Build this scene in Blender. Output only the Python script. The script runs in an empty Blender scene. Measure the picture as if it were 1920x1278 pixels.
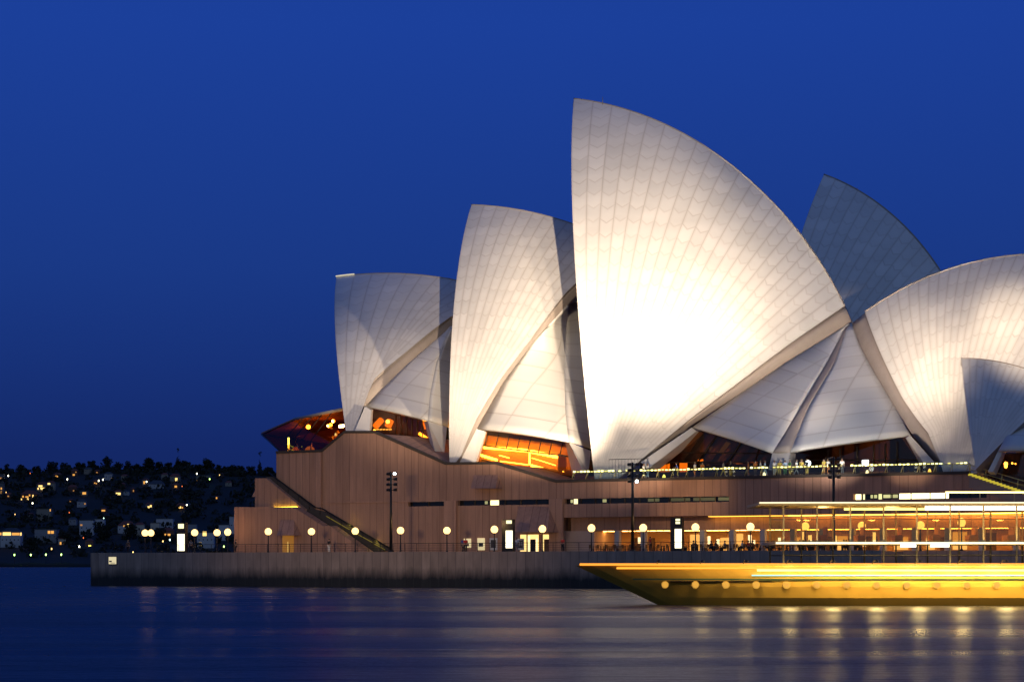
import bpy, bmesh, math, random
import numpy as np
from mathutils import Vector, Matrix

random.seed(7)
scn = bpy.context.scene
COL = scn.collection
# ------------------------------------------------------------------ camera
F, YH, CH = 4500.0, 1058.0, 2.6          # focal length in photo pixels, horizon row, eye height
cam_d = bpy.data.cameras.new('camera')
cam_d.sensor_width = 36.0
cam_d.lens = F / 1920 * 36.0
cam_d.shift_y = (YH - 639.0) / 1920.0
cam_d.clip_start, cam_d.clip_end = 1.0, 60000.0
cam = bpy.data.objects.new('camera', cam_d)
cam.location = (0, 0, CH)
cam.rotation_euler = (math.radians(90), 0, 0)
COL.objects.link(cam)
scn.camera = cam
# ------------------------------------------------------------------ exposure
scn.view_settings.view_transform = 'Standard'
scn.view_settings.look = 'None'
scn.view_settings.exposure = 0.0
scn.view_settings.gamma = 1.0
scn.cycles.use_denoising = True
scn.cycles.max_bounces = 6
scn.cycles.transparent_max_bounces = 12
scn.cycles.caustics_reflective = False
scn.cycles.caustics_refractive = False
scn.cycles.sample_clamp_indirect = 3.0
# ------------------------------------------------------------------ world: blue hour, sun gone
wd = bpy.data.worlds.new('World')
scn.world = wd
wd.use_nodes = True
wt = wd.node_tree
wt.nodes.clear()
w_out = wt.nodes.new('ShaderNodeOutputWorld')
w_add = wt.nodes.new('ShaderNodeAddShader')
w_tc = wt.nodes.new('ShaderNodeTexCoord')
w_sep = wt.nodes.new('ShaderNodeSeparateXYZ')
w_rmp = wt.nodes.new('ShaderNodeValToRGB')
w_b1 = wt.nodes.new('ShaderNodeBackground')
w_b2 = wt.nodes.new('ShaderNodeBackground')
w_sky = wt.nodes.new('ShaderNodeTexSky')
w_sky.sky_type = 'NISHITA'
w_sky.sun_disc = False
w_sky.sun_elevation = math.radians(-4)
w_sky.sun_rotation = math.radians(250)
w_b1.inputs[1].default_value = 0.004
w_b2.inputs[1].default_value = 1.0
e = w_rmp.color_ramp.elements
e[0].position = 0.0; e[0].color = (.0058, .0165, .098, 1)
e[1].position = 1.0; e[1].color = (.010, .040, .20, 1)
for p, c in ((.046, (.0070, .0212, .134, 1)), (.085, (.0086, .0315, .188, 1)), (.123, (.0100, .0405, .236, 1)), (.22, (.0110, .0502, .322, 1)), (.5, (.012, .048, .26, 1))):
    x = e.new(p); x.color = c
wt.links.new(w_tc.outputs['Generated'], w_sep.inputs[0])
wt.links.new(w_sep.outputs[2], w_rmp.inputs[0])
w_mr = wt.nodes.new('ShaderNodeMapRange'); w_mr.interpolation_type = 'SMOOTHSTEP'
w_mr.inputs[1].default_value = -.15; w_mr.inputs[2].default_value = -.95
w_mx = wt.nodes.new('ShaderNodeMix'); w_mx.data_type = 'RGBA'; w_mx.inputs[7].default_value = (.150, .220, .355, 1)
wt.links.new(w_sep.outputs[1], w_mr.inputs[0]); wt.links.new(w_mr.outputs[0], w_mx.inputs[0]); wt.links.new(w_rmp.outputs[0], w_mx.inputs[6])
wt.links.new(w_mx.outputs[2], w_b2.inputs[0])
wt.links.new(w_sky.outputs[0], w_b1.inputs[0])
wt.links.new(w_b1.outputs[0], w_add.inputs[0])
wt.links.new(w_b2.outputs[0], w_add.inputs[1])
wt.links.new(w_add.outputs[0], w_out.inputs[0])

# ------------------------------------------------------------------ the building's own frame
# s runs along the sea wall (to the right and nearer), n runs inland, z up
U = np.array([.855, -.518, 0.]); U /= np.linalg.norm(U)
V = np.array([-U[1], U[0], 0.])
O = np.array([2.37, 266.8, 0.])
C0 = np.array([0, 0, CH])
FR = Matrix.Translation(O.tolist()) @ Matrix.Rotation(math.atan2(U[1], U[0]), 4, 'Z')
PZ = 4.0                                   # promenade level
DZ = 12.22                                 # podium deck level

def ray(px, py): return np.array([(px - 960) / F, 1.0, (YH - py) / F])
def at(px, py, n, k=0.0):
    d = ray(px, py); m = V - k * U
    t = (n - (C0 - O) @ m) / (d @ m)
    return C0 + t * d
def loc(p): q = np.asarray(p) - O; return np.array([q @ U, q @ V, q[2]])
def L(px, py, n): return loc(at(px, py, n))
def sx(px, n): return L(px, YH, n)[0]
def zz(px, py, n): return L(px, py, n)[2]
def atY(px, py, Y): d = ray(px, py); return C0 + Y * d

# floodlights on the three tall poles (heads are built further down)
def spot(name, s, n, z, target, power, cone, blend=1.0, col=(1, .84, .62), r=.35):
    ld = bpy.data.lights.new(name, 'SPOT')
    ld.energy = power; ld.color = col; ld.spot_size = math.radians(cone); ld.spot_blend = blend
    ld.shadow_soft_size = r
    ob = bpy.data.objects.new(name, ld)
    p = FR @ Vector((s, n, z))
    ob.location = p
    ob.rotation_euler = (Vector(target) - p).to_track_quat('-Z', 'Y').to_euler()
    COL.objects.link(ob)
    return ob
S_A, S_B, S_C = sx(1186, 2), sx(1563, 2), sx(733, 2)
WARM = (1, .79, .565)
spot('floodlight_beam', S_A + 1.3, 2.8, 12.6, at(1225, 540, 24), 6000, 92, col=WARM)
spot('floodlight_beam', S_A + 1.3, 2.8, 12.0, at(1220, 170, 36), 200000, 76, col=WARM)
spot('floodlight_beam', S_A - 1.2, 2.8, 12.3, at(880, 610, 26), 165000, 52, col=WARM)
spot('floodlight_beam', S_A - 1.2, 2.8, 11.9, at(735, 700, 26), 26000, 34, col=WARM)
spot('floodlight_beam', S_B + .9, 2.8, 12.6, at(1765, 525, 31), 80000, 50, col=WARM)
spot('floodlight_beam', S_B + .9, 2.8, 12.0, at(1738, 740, 26), 20000, 34, col=WARM)
spot('floodlight_beam', S_B - .9, 2.8, 12.3, at(1540, 690, 28), 16000, 70, col=(1, .90, .80))
spot('floodlight_beam', S_A + 1.3, 2.8, 11.3, at(1165, 800, 19), 9000, 64, col=WARM)
spot('floodlight_beam', S_B + .9, 2.8, 11.6, at(1790, 820, 22), 5000, 40, col=WARM)
# opposite-quay floodlights, unseen at right, added to light the shells more evenly
QUAY = loc(np.array([34., 40., 10.]))
def quay(target, power, cone): spot('quay_fill_flood', *QUAY, target, power, cone, 1., WARM, 1.2)
quay(at(1150, 480, 26), 1.9e6, 9.6)
quay(at(1120, 320, 36), 1.5e6, 8)
quay(at(925, 590, 28), 1.7e6, 8)
quay(at(745, 745, 24), 1.7e6, 4.6)
quay(at(1695, 660, 28), 1.6e6, 4.2)
spot('city_fill', *loc(np.array([-45., 60., 12.])), at(760, 925, 14), 3.7e5, 15, 1., (1, .74, .46), 6.)  # added unseen spot standing in for city glow on the podium
CITY = loc(np.array([-45., 60., 12.]))
spot('city_fill', *CITY, at(1062, 620, 30), 9e5, 6.5, 1., WARM, 3.)  # added fill into the dark gaps beside the shells
spot('city_fill', *CITY, at(826, 690, 28), 3.5e5, 4.5, 1., WARM, 3.)
quay(at(1920, 625, 28), 4.2e6, 3.5)
spot('floodlight_beam', S_B - .9, 2.8, 12.8, at(1430, 400, 34), 85000, 60, col=WARM)
spot('floodlight_beam', S_A + 1.3, 2.8, 11.6, at(1290, 915, 14), 2200, 70, col=(1, .66, .30))

# ------------------------------------------------------------------ materials
MATS = {}
def mat(name, col=(.5, .5, .5), rough=.6, metal=0., emit=None, es=1., var=.12, vs=1.2, spec=.5):
    if name in MATS: return MATS[name]
    m = bpy.data.materials.new(name); m.use_nodes = True
    nt = m.node_tree; b = nt.nodes['Principled BSDF']
    b.inputs['Roughness'].default_value = rough; b.inputs['Metallic'].default_value = metal
    b.inputs['Specular IOR Level'].default_value = spec
    if emit:
        b.inputs['Base Color'].default_value = (*col, 1)
        b.inputs['Emission Color'].default_value = (*emit, 1); b.inputs['Emission Strength'].default_value = es
    else:
        tc = nt.nodes.new('ShaderNodeTexCoord'); nz = nt.nodes.new('ShaderNodeTexNoise')
        nz.inputs['Scale'].default_value = vs; nz.inputs['Detail'].default_value = 5
        mr = nt.nodes.new('ShaderNodeMapRange'); mr.inputs[3].default_value = 1 - var; mr.inputs[4].default_value = 1 + var
        mx = nt.nodes.new('ShaderNodeVectorMath'); mx.operation = 'SCALE'; mx.inputs[0].default_value = col
        nt.links.new(tc.outputs['Object'], nz.inputs['Vector']); nt.links.new(nz.outputs[0], mr.inputs[0])
        nt.links.new(mr.outputs[0], mx.inputs['Scale']); nt.links.new(mx.outputs[0], b.inputs['Base Color'])
    MATS[name] = m
    return m

class NT:                                   # tiny node-graph helper
    def __init__(s, name):
        s.m = bpy.data.materials.new(name); s.m.use_nodes = True; s.t = s.m.node_tree; s.b = s.t.nodes['Principled BSDF']; MATS[name] = s.m
    def n(s, typ, **kw):
        x = s.t.nodes.new(typ)
        for k, v in kw.items(): setattr(x, k, v)
        return x
    def put(s, sock, v):
        if hasattr(v, 'node'): s.t.links.new(v, sock)
        else: sock.default_value = v
    def math(s, op, a, b=0., c=0.):
        x = s.n('ShaderNodeMath', operation=op)
        s.put(x.inputs[0], a); s.put(x.inputs[1], b); s.put(x.inputs[2], c)
        return x.outputs[0]
    def rng(s, v, a, b, c, d):
        x = s.n('ShaderNodeMapRange'); s.put(x.inputs[0], v)
        for i, q in enumerate((a, b, c, d)): s.put(x.inputs[i + 1], q)
        return x.outputs[0]
    def mix(s, f, a, b):
        x = s.n('ShaderNodeMix', data_type='RGBA'); s.put(x.inputs[0], f); s.put(x.inputs[6], a); s.put(x.inputs[7], b)
        return x.outputs[2]
    def noise(s, vec, scale, detail=4., rough=.5, dims='3D'):
        x = s.n('ShaderNodeTexNoise'); x.noise_dimensions = dims
        if vec is not None: s.put(x.inputs['Vector'], vec)
        s.put(x.inputs['Scale'], scale); s.put(x.inputs['Detail'], detail); s.put(x.inputs['Roughness'], rough)
        return x.outputs[0]
    def mapping(s, vec, scale):
        x = s.n('ShaderNodeMapping'); s.put(x.inputs[0], vec); x.inputs['Scale'].default_value = scale
        return x.outputs[0]
    def wnoise(s, x, y):
        c = s.n('ShaderNodeCombineXYZ'); s.put(c.inputs[0], x); s.put(c.inputs[1], y)
        w = s.n('ShaderNodeTexWhiteNoise'); w.noise_dimensions = '2D'; s.put(w.inputs['Vector'], c.outputs[0])
        return w.outputs[0]

def build_tile(name, chev):
    g = NT(name)
    uv = g.n('ShaderNodeUVMap'); uv.uv_map = 'UVMap'
    sp = g.n('ShaderNodeSeparateXYZ'); g.t.links.new(uv.outputs[0], sp.inputs[0])
    u, v = sp.outputs[0], sp.outputs[1]
    at_ = g.n('ShaderNodeAttribute'); at_.attribute_name = 'ribw'; rw = at_.outputs['Fac']
    fu = g.math('FRACT', u); iu = g.math('FLOOR', u)
    edge = g.math('MULTIPLY', g.math('MINIMUM', fu, g.math('SUBTRACT', 1., fu)), rw)     # metres to the rib joint
    mid = g.math('MULTIPLY', g.math('ABSOLUTE', g.math('SUBTRACT', fu, .5)), rw)
    step = 2.3 if chev else 2.6
    off = g.math('MULTIPLY', g.wnoise(iu, 3.), .35 if chev else 0.)
    w = g.math('ADD', g.math('DIVIDE', g.math('SUBTRACT', v, g.math('MULTIPLY', mid, .75 if chev else 0.)), step), off)
    fw = g.math('FRACT', w); iw = g.math('FLOOR', w)
    ce = g.math('MULTIPLY', g.math('MINIMUM', fw, g.math('SUBTRACT', 1., fw)), step)
    l1 = g.rng(edge, .02, .075, 1., 0.); l2 = g.rng(ce, .02, .08, .22 if chev else .35, 0.)
    broken = g.rng(g.wnoise(iu, iw), .45, .95, .25, 1.6)
    line = g.math('MAXIMUM', g.math('MULTIPLY', l1, g.rng(rw, .3, 1.6,   .10, .30 if chev else .30)), g.math('MULTIPLY', l2, broken))
    border = g.math('MAXIMUM', g.rng(edge, .10, .32, .30, 0.), g.rng(ce, .08, .26, .22, 0.))
    tone = g.rng(g.wnoise(g.math('ADD', iu, 17.), iw), 0., 1., .92, 1.03)
    grime = g.noise(uv.outputs[0], .35, 5.)
    tone = g.math('MULTIPLY', tone, g.rng(grime, .3, .7, .93, 1.04))
    col = g.mix(border, (.70, .675, .63, 1), (.56, .49, .42, 1))
    sc = g.n('ShaderNodeVectorMath', operation='SCALE'); g.put(sc.inputs[0], col); g.put(sc.inputs['Scale'], tone)
    fin = g.mix(line, sc.outputs[0], (.20, .155, .12, 1))
    g.put(g.b.inputs['Base Color'], fin)
    g.put(g.b.inputs['Roughness'], g.rng(g.wnoise(iu, g.math('ADD', iw, 9.)), 0., 1., .34, .5))
    bp = g.n('ShaderNodeBump'); bp.inputs['Strength'].default_value = .5; bp.inputs['Distance'].default_value = .06
    g.put(bp.inputs['Height'], g.math('SUBTRACT', 1., line)); g.t.links.new(bp.outputs[0], g.b.inputs['Normal'])
    return g.m
TILE = build_tile('shell_tile', True)
TILE2 = build_tile('side_tile', False)

def build_panel(name, col, dark, pitch, amp=.10):
    g = NT(name)
    tc = g.n('ShaderNodeTexCoord'); sp = g.n('ShaderNodeSeparateXYZ'); g.t.links.new(tc.outputs['Object'], sp.inputs[0])
    s, n, z = sp.outputs
    w = g.math('DIVIDE', g.math('ADD', s, g.math('MULTIPLY', n, .37)), pitch)
    f = g.math('FRACT', w); i = g.math('FLOOR', w)
    ed = g.math('MULTIPLY', g.math('MINIMUM', f, g.math('SUBTRACT', 1., f)), pitch)
    line = g.math('MULTIPLY', g.rng(ed, .02, .07, .6, 0.), g.rng(g.wnoise(i, 2.), .2, .6, .3, 1.))
    tone = g.rng(g.wnoise(i, 5.), 0., 1., 1 - amp, 1 + amp)
    st = g.noise(g.mapping(tc.outputs['Object'], (1.2, 1.2, .12)), 1.6, 6., .6)
    tone = g.math('MULTIPLY', tone, g.rng(st, .3, .7, .82, 1.14))
    gr = g.noise(tc.outputs['Object'], 9., 3.)
    tone = g.math('MULTIPLY', tone, g.rng(gr, .3, .7, .93, 1.07))
    sc = g.n('ShaderNodeVectorMath', operation='SCALE'); sc.inputs[0].default_value = col; g.put(sc.inputs['Scale'], tone)
    g.put(g.b.inputs['Base Color'], g.mix(line, sc.outputs[0], (*dark, 1)))
    g.b.inputs['Roughness'].default_value = .75
    return g.m
GRANITE = build_panel('pink_granite', (.42, .230, .150), (.10, .055, .04), 1.02)
GRANITE2 = build_panel('pink_granite_broad', (.44, .245, .165), (.11, .06, .045), 2.04)

def build_seawall():
    g = NT('sea_wall_concrete')
    tc = g.n('ShaderNodeTexCoord'); sp = g.n('ShaderNodeSeparateXYZ'); g.t.links.new(tc.outputs['Object'], sp.inputs[0])
    s, n, z = sp.outputs
    f = g.math('FRACT', g.math('DIVIDE', s, 1.15)); i = g.math('FLOOR', g.math('DIVIDE', s, 1.15))
    ed = g.math('MINIMUM', f, g.math('SUBTRACT', 1., f))
    line = g.rng(ed, .01, .05, .55, 0.)
    ns = g.noise(g.mapping(tc.outputs['Object'], (.9, .9, .25)), 1.3, 6., .6)
    tide = g.rng(g.math('ADD', z, g.math('MULTIPLY', ns, 1.1)), 1.5, 2.9, 0., 1.)       # algae below the tide mark
    col = g.mix(tide, (.022, .022, .022, 1), (.37, .26, .20, 1))
    tone = g.math('MULTIPLY', g.rng(ns, .3, .7, .8, 1.2), g.rng(g.wnoise(i, 1.), 0., 1., .88, 1.1))
    sc = g.n('ShaderNodeVectorMath', operation='SCALE'); g.put(sc.inputs[0], col); g.put(sc.inputs['Scale'], tone)
    g.put(g.b.inputs['Base Color'], g.mix(line, sc.outputs[0], (.05, .048, .045, 1)))
    g.b.inputs['Roughness'].default_value = .8
    return g.m
SEAWALL = build_seawall()

def build_water():
    g = NT('harbour_water')
    tc = g.n('ShaderNodeTexCoord')
    b = g.n('ShaderNodeBsdfGlossy'); b.inputs['Color'].default_value = (.74, .79, .86, 1)
    df = g.n('ShaderNodeBsdfDiffuse'); df.inputs['Color'].default_value = (.0001, .0006, .004, 1)
    fr = g.n('ShaderNodeFresnel'); fr.inputs['IOR'].default_value = 1.33
    mx = g.n('ShaderNodeMixShader'); g.put(mx.inputs[0], g.math('MULTIPLY', fr.outputs[0], .38))
    g.t.links.new(df.outputs[0], mx.inputs[1]); g.t.links.new(b.outputs[0], mx.inputs[2])
    g.t.links.new(mx.outputs[0], g.t.nodes['Material Output'].inputs[0])
    big = g.noise(g.mapping(tc.outputs['Object'], (.010, .06, 1)), 1., 3., .5)
    g.put(b.inputs['Roughness'], g.rng(big, .38, .62, .24, .36))
    n0 = g.noise(g.mapping(tc.outputs['Object'], (.016, .085, 1)), 1., 3., .55)
    n1 = g.noise(g.mapping(tc.outputs['Object'], (.11, .30, 1)), 1., 4., .6)
    n2 = g.noise(g.mapping(tc.outputs['Object'], (.8, 1.6, 1)), 1., 4., .6)
    hgt = g.math('ADD', g.math('MULTIPLY', n1, g.rng(big, .38, .62, .25, .8)), g.math('MULTIPLY', n2, g.rng(big, .4, .6, .14, .34)))
    hgt = g.math('ADD', hgt, g.math('MULTIPLY', n0, 1.5))
    bp = g.n('ShaderNodeBump'); bp.inputs['Strength'].default_value = 1.; bp.inputs['Distance'].default_value = .27
    g.put(bp.inputs['Height'], hgt); g.t.links.new(bp.outputs[0], b.inputs['Normal']); g.t.links.new(bp.outputs[0], fr.inputs['Normal'])
    return g.m

def build_glass(name, tint, gloss=.05, rough=.03):
    g = NT(name); t = g.t
    tr = g.n('ShaderNodeBsdfTransparent'); tr.inputs[0].default_value = (*tint, 1)
    gl = g.n('ShaderNodeBsdfGlossy'); gl.inputs['Roughness'].default_value = rough; gl.inputs[0].default_value = (.9, .9, .9, 1)
    mx = g.n('ShaderNodeMixShader'); mx.inputs[0].default_value = gloss
    t.links.new(tr.outputs[0], mx.inputs[1]); t.links.new(gl.outputs[0], mx.inputs[2])
    t.links.new(mx.outputs[0], t.nodes['Material Output'].inputs[0])
    return g.m
BRONZE = build_glass('bronze_glass', (.62, .42, .24))
CLEAR = build_glass('clear_glass', (.86, .90, .88))
AMBER = build_glass('amber_glass', (.95, .80, .52))

CONC = mat('pale_concrete', (.50, .46, .41), .7)
CONCD = mat('rib_concrete', (.30, .26, .23), .8)
DARKM = mat('dark_metal', (.03, .028, .027), .45, .6)
BRONZM = mat('bronze_metal', (.07, .045, .028), .4, .7)
GREYM = mat('grey_metal', (.22, .22, .22), .45, .4)
PAVE = mat('paving', (.22, .19, .17), .8, vs=.4)
BLACK = mat('black_panel', (.012, .012, .012), .5)
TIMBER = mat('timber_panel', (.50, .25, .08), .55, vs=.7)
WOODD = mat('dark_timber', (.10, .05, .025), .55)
CARPET = mat('carpet', (.12, .03, .015), .9)
def glow(name, c, s): return mat(name, (.02, .02, .02), .5, emit=c, es=s)
G_LAMP = glow('lamp_globe', (1, .63, .22), 2.8)
G_WARM = glow('warm_tube', (1, .56, .08), 12)
G_AMBER = glow('amber_panel', (1, .36, .03), 3.0)
G_WIN = glow('warm_window', (1, .46, .10), 1.1)
G_WINB = glow('bright_window', (1, .70, .32), 2.0)
G_RAIL = glow('rail_light', (1, .93, .30), 3.6)
G_WHITE = glow('white_light_panel', (1, .90, .60), 2.4)
G_COOL = glow('cool_light', (.80, .95, 1), 16)
G_GREEN = glow('greenish_lamp', (.75, 1, .38), 16)
G_YEL = glow('yellow_light', (1, .85, .12), 2.5)

# ------------------------------------------------------------------ mesh builder (coordinates are s, n, z)
class MB:
    def __init__(s): s.v = []; s.f = []; s.mi = []; s.uv = {}; s.rw = {}; s.sm = []
    def add(s, vs, fs, mi=0, smooth=False):
        o = len(s.v); s.v += [tuple(float(c) for c in p) for p in vs]
        for q in fs: s.f.append(tuple(i + o for i in q)); s.mi.append(mi); s.sm.append(smooth)
        return o
    def box(s, s0, s1, n0, n1, z0, z1, mi=0):
        vs = [(a, b, c) for c in (z0, z1) for b in (n0, n1) for a in (s0, s1)]
        s.add(vs, [(0, 2, 3, 1), (4, 5, 7, 6), (0, 1, 5, 4), (2, 6, 7, 3), (0, 4, 6, 2), (1, 3, 7, 5)], mi); return s
    def prism(s, pts, n0, n1, mi=0):            # outline in (s, z), extruded along n
        k = len(pts); ar = sum(pts[i][0] * pts[(i + 1) % k][1] - pts[(i + 1) % k][0] * pts[i][1] for i in range(k))
        if ar < 0: pts = pts[::-1]
        vs = [(p[0], n0, p[1]) for p in pts] + [(p[0], n1, p[1]) for p in pts]
        s.add(vs, [tuple(range(k)), tuple(range(2 * k - 1, k - 1, -1))] + [(i, i + k, (i + 1) % k + k, (i + 1) % k) for i in range(k)], mi); return s
    def hull(s, front, back, mi=0):              # two outlines with equal point counts
        k = len(front)
        s.add(list(front) + list(back), [tuple(range(k)), tuple(range(2 * k - 1, k - 1, -1))] + [(i, i + k, (i + 1) % k + k, (i + 1) % k) for i in range(k)], mi); return s
    def tube(s, pts, r, k=8, mi=0, r2=None):
        pts = [np.array(p, float) for p in pts]; rings = []; N = len(pts)
        for i, p in enumerate(pts):
            d = pts[min(i + 1, N - 1)] - pts[max(i - 1, 0)]; d /= np.linalg.norm(d) + 1e-9
            a = np.cross(d, (0, 0, 1.)) if abs(d[2]) < .9 else np.cross(d, (1., 0, 0)); a /= np.linalg.norm(a); b = np.cross(d, a)
            rr = r if r2 is None else r + (r2 - r) * i / (N - 1)
            rings.append([p + rr * (math.cos(t) * a + math.sin(t) * b) for t in np.arange(k) * 2 * math.pi / k])
        vs = [q for g in rings for q in g]; fs = []
        for i in range(N - 1):
            for j in range(k): fs.append((i * k + j, i * k + (j + 1) % k, (i + 1) * k + (j + 1) % k, (i + 1) * k + j))
        fs += [tuple(range(k - 1, -1, -1)), tuple(range((N - 1) * k, N * k))]
        s.add(vs, fs, mi, True); return s
    def lathe(s, c, prof, k=14, mi=0):           # profile of (radius, z) about a vertical axis
        vs = []; fs = []; N = len(prof)
        for r, z in prof:
            for t in range(k): vs.append((c[0] + max(r, 1e-3) * math.cos(2 * math.pi * t / k), c[1] + max(r, 1e-3) * math.sin(2 * math.pi * t / k), c[2] + z))
        for i in range(N - 1):
            for j in range(k): fs.append((i * k + j, i * k + (j + 1) % k, (i + 1) * k + (j + 1) % k, (i + 1) * k + j))
        fs += [tuple(range(k - 1, -1, -1)), tuple(range((N - 1) * k, N * k))]
        s.add(vs, fs, mi, True); return s
    def ball(s, c, r, k=14, mi=0, sq=1.):
        return s.lathe(c, [(r * math.sin(a), -r * sq * math.cos(a)) for a in np.linspace(0, math.pi, 9)], k, mi)
    def ruled(s, A, B, nu=6, nv=16, bulge=0., th=.5, mi=0, step=2.6):   # skin between two polylines, with thickness inland
        A = resample(A, nv + 1); B = resample(B, nv + 1)
        fr = []; 
        for i in range(nv + 1):
            for j in range(nu + 1):
                t = j / nu; p = A[i] * (1 - t) + B[i] * t
                p = p + np.array([0, -1, .25]) * bulge * 4 * t * (1 - t) * (1 - .6 * i / nv)
                fr.append(p)
        K = nu + 1; tot = len(fr)
        bk = [p + np.array([0, th, -th * .2]) for p in fr]
        fs = []
        for i in range(nv):
            for j in range(nu):
                a = i * K + j; fs.append((a, a + 1, a + K + 1, a + K)); fs.append((a + tot, a + K + tot, a + K + 1 + tot, a + 1 + tot))
        for i in range(nv):
            a = i * K; fs.append((a, a + K, a + K + tot, a + tot)); a = i * K + nu; fs.append((a, a + tot, a + K + tot, a + K))
        for j in range(nu): fs.append((j, j + tot, j + 1 + tot, j + 1)); a = nv * K + j; fs.append((a, a + 1, a + 1 + tot, a + tot))
        o = s.add(fr + bk, fs, mi, True)
        H = np.cumsum([0] + [np.linalg.norm(A[i + 1] - A[i]) for i in range(nv)])
        for i in range(nv + 1):
            w = np.linalg.norm(B[i] - A[i])
            for j in range(K):
                for q in (0, tot):
                    x = j / nu * w
                    s.uv[o + i * K + j + q] = (x / 6.3 + .37, H[i]); s.rw[o + i * K + j + q] = 6.3
        return s
    def mesh(s, name, mats, base=(0, 0, 0)):
        me = bpy.data.meshes.new(name)
        me.from_pydata([(p[0] - base[0], p[1] - base[1], p[2] - base[2]) for p in s.v], [], s.f)
        for m in (mats if isinstance(mats, (list, tuple)) else [mats]): me.materials.append(m)
        me.polygons.foreach_set('material_index', s.mi); me.polygons.foreach_set('use_smooth', s.sm)
        if s.uv:
            ul = me.uv_layers.new(name='UVMap')
            for l in me.loops: ul.data[l.index].uv = s.uv.get(l.vertex_index, (0.5, 0.5))
            a = me.attributes.new('ribw', 'FLOAT', 'POINT')
            for i in range(len(s.v)): a.data[i].value = s.rw.get(i, 1.)
        me.update(); bm = bmesh.new(); bm.from_mesh(me); bmesh.ops.recalc_face_normals(bm, faces=bm.faces); bm.to_mesh(me); bm.free()
        return me

def resample(P, n):
    P = np.array(P, float); d = np.r_[0, np.cumsum(np.linalg.norm(np.diff(P, axis=0), axis=1))]
    t = np.linspace(0, d[-1], n)
    return np.stack([np.interp(t, d, P[:, i]) for i in range(3)], 1)

def tag(o, label=None, cat=None, group=None, kind=None):
    if label: o['label'] = label
    if cat: o['category'] = cat
    if group: o['group'] = group
    if kind: o['kind'] = kind
    return o
class Thing:
    def __init__(s, name, label, cat, base, group=None, frame=None, kind=None):
        s.base = tuple(float(c) for c in base); s.o = bpy.data.objects.new(name, None); s.o.empty_display_size = .5
        COL.objects.link(s.o); s.o.matrix_world = (FR if frame is None else frame) @ Matrix.Translation(s.base)
        tag(s.o, label, cat, group, kind)
    def part(s, name, mb, mats, parent=None, label=None):
        o = bpy.data.objects.new(name, mb.mesh(name, mats, s.base)); COL.objects.link(o); o.parent = parent or s.o
        if label: o['label'] = label
        return o
def solo(name, mb, mats, base, label=None, cat=None, group=None, kind=None, frame=None):
    o = bpy.data.objects.new(name, mb.mesh(name, mats, base)); COL.objects.link(o)
    o.matrix_world = (FR if frame is None else frame) @ Matrix.Translation([float(c) for c in base])
    return tag(o, label, cat, group, kind)
def dup(o, parent=None):
    c = o.copy(); COL.objects.link(c)
    if parent: c.parent = parent
    for ch in list(o.children): dup(ch, c)
    return c
def move(o, base, rz=0., frame=None):
    o.matrix_world = (FR if frame is None else frame) @ Matrix.Translation([float(c) for c in base]) @ Matrix.Rotation(rz, 4, 'Z')
ORD = 'first second third fourth fifth sixth seventh eighth ninth tenth eleventh twelfth thirteenth fourteenth fifteenth sixteenth seventeenth eighteenth nineteenth twentieth twenty-first twenty-second twenty-third twenty-fourth twenty-fifth twenty-sixth twenty-seventh twenty-eighth twenty-ninth thirtieth'.split()
I4 = Matrix.Identity(4)

# ------------------------------------------------------------------ water
mb = MB()
xs = [-9000, -2000, -400, 400, 2000, 9000]; ys = [-200, 30, 150, 400, 2000, 9000, 40000]
mb.add([(x, y, 0) for y in ys for x in xs], [(j * 6 + i, j * 6 + i + 1, j * 6 + i + 7, j * 6 + i + 6) for j in range(6) for i in range(5)])
solo('water', mb, build_water(), (0, 0, 0), kind='structure', frame=I4)

# ------------------------------------------------------------------ promenade and sea wall
S0, S1 = sx(170, 0), sx(2250, 0)
SM = sx(1652, 0)
mb = MB(); mb.box(S0 + .5, SM, .5, 130, -3, PZ); mb.box(SM, S1, 6.4, 130, -3, PZ - .004); mb.box(SM, S1, .5, 6, -3, 2.45)
solo('promenade', mb, PAVE, (0, 0, PZ), kind='structure')
t = Thing('sea_wall', 'long weathered concrete sea wall with dark tidal band rising from the water', 'sea wall', ((S0 + S1) / 2, 0, 0))
mb = MB(); mb.box(S0, SM, 0, .5, -3, 4.08); mb.box(S0, S0 + .5, .5, 130, -3, 4.08)
t.part('wall_face', mb, SEAWALL)
mb = MB(); mb.box(SM, S1, 0, .5, -3, 2.55); t.part('lower_wall', mb, SEAWALL)
mb = MB(); mb.box(SM, S1, 6, 6.4, -3, 4.06); t.part('retaining_wall', mb, SEAWALL)
# lit notice on the sea wall
p = L(212, 1050, 0)
t = Thing('wall_sign', 'small lit cream notice board fixed near the left end of the sea wall', 'sign', (p[0], -.1, p[2] - .55))
mb = MB(); mb.box(p[0] - .66, p[0] + .66, -.10, 0, p[2] - .5, p[2] + .5); t.part('frame', mb, GREYM)
mb = MB(); mb.box(p[0] - .6, p[0] + .6, -.125, -.1, p[2] - .44, p[2] + .44); t.part('panel', mb, glow('sign_face', (1, .86, .52), .75))
mb = MB(); mb.box(p[0] - .52, p[0] - .1, -.13, -.125, p[2] - .2, p[2] - .02); mb.box(p[0] - .3, p[0] + .4, -.13, -.125, p[2] - .34, p[2] - .28); t.part('marking', mb, GREYM)

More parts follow.
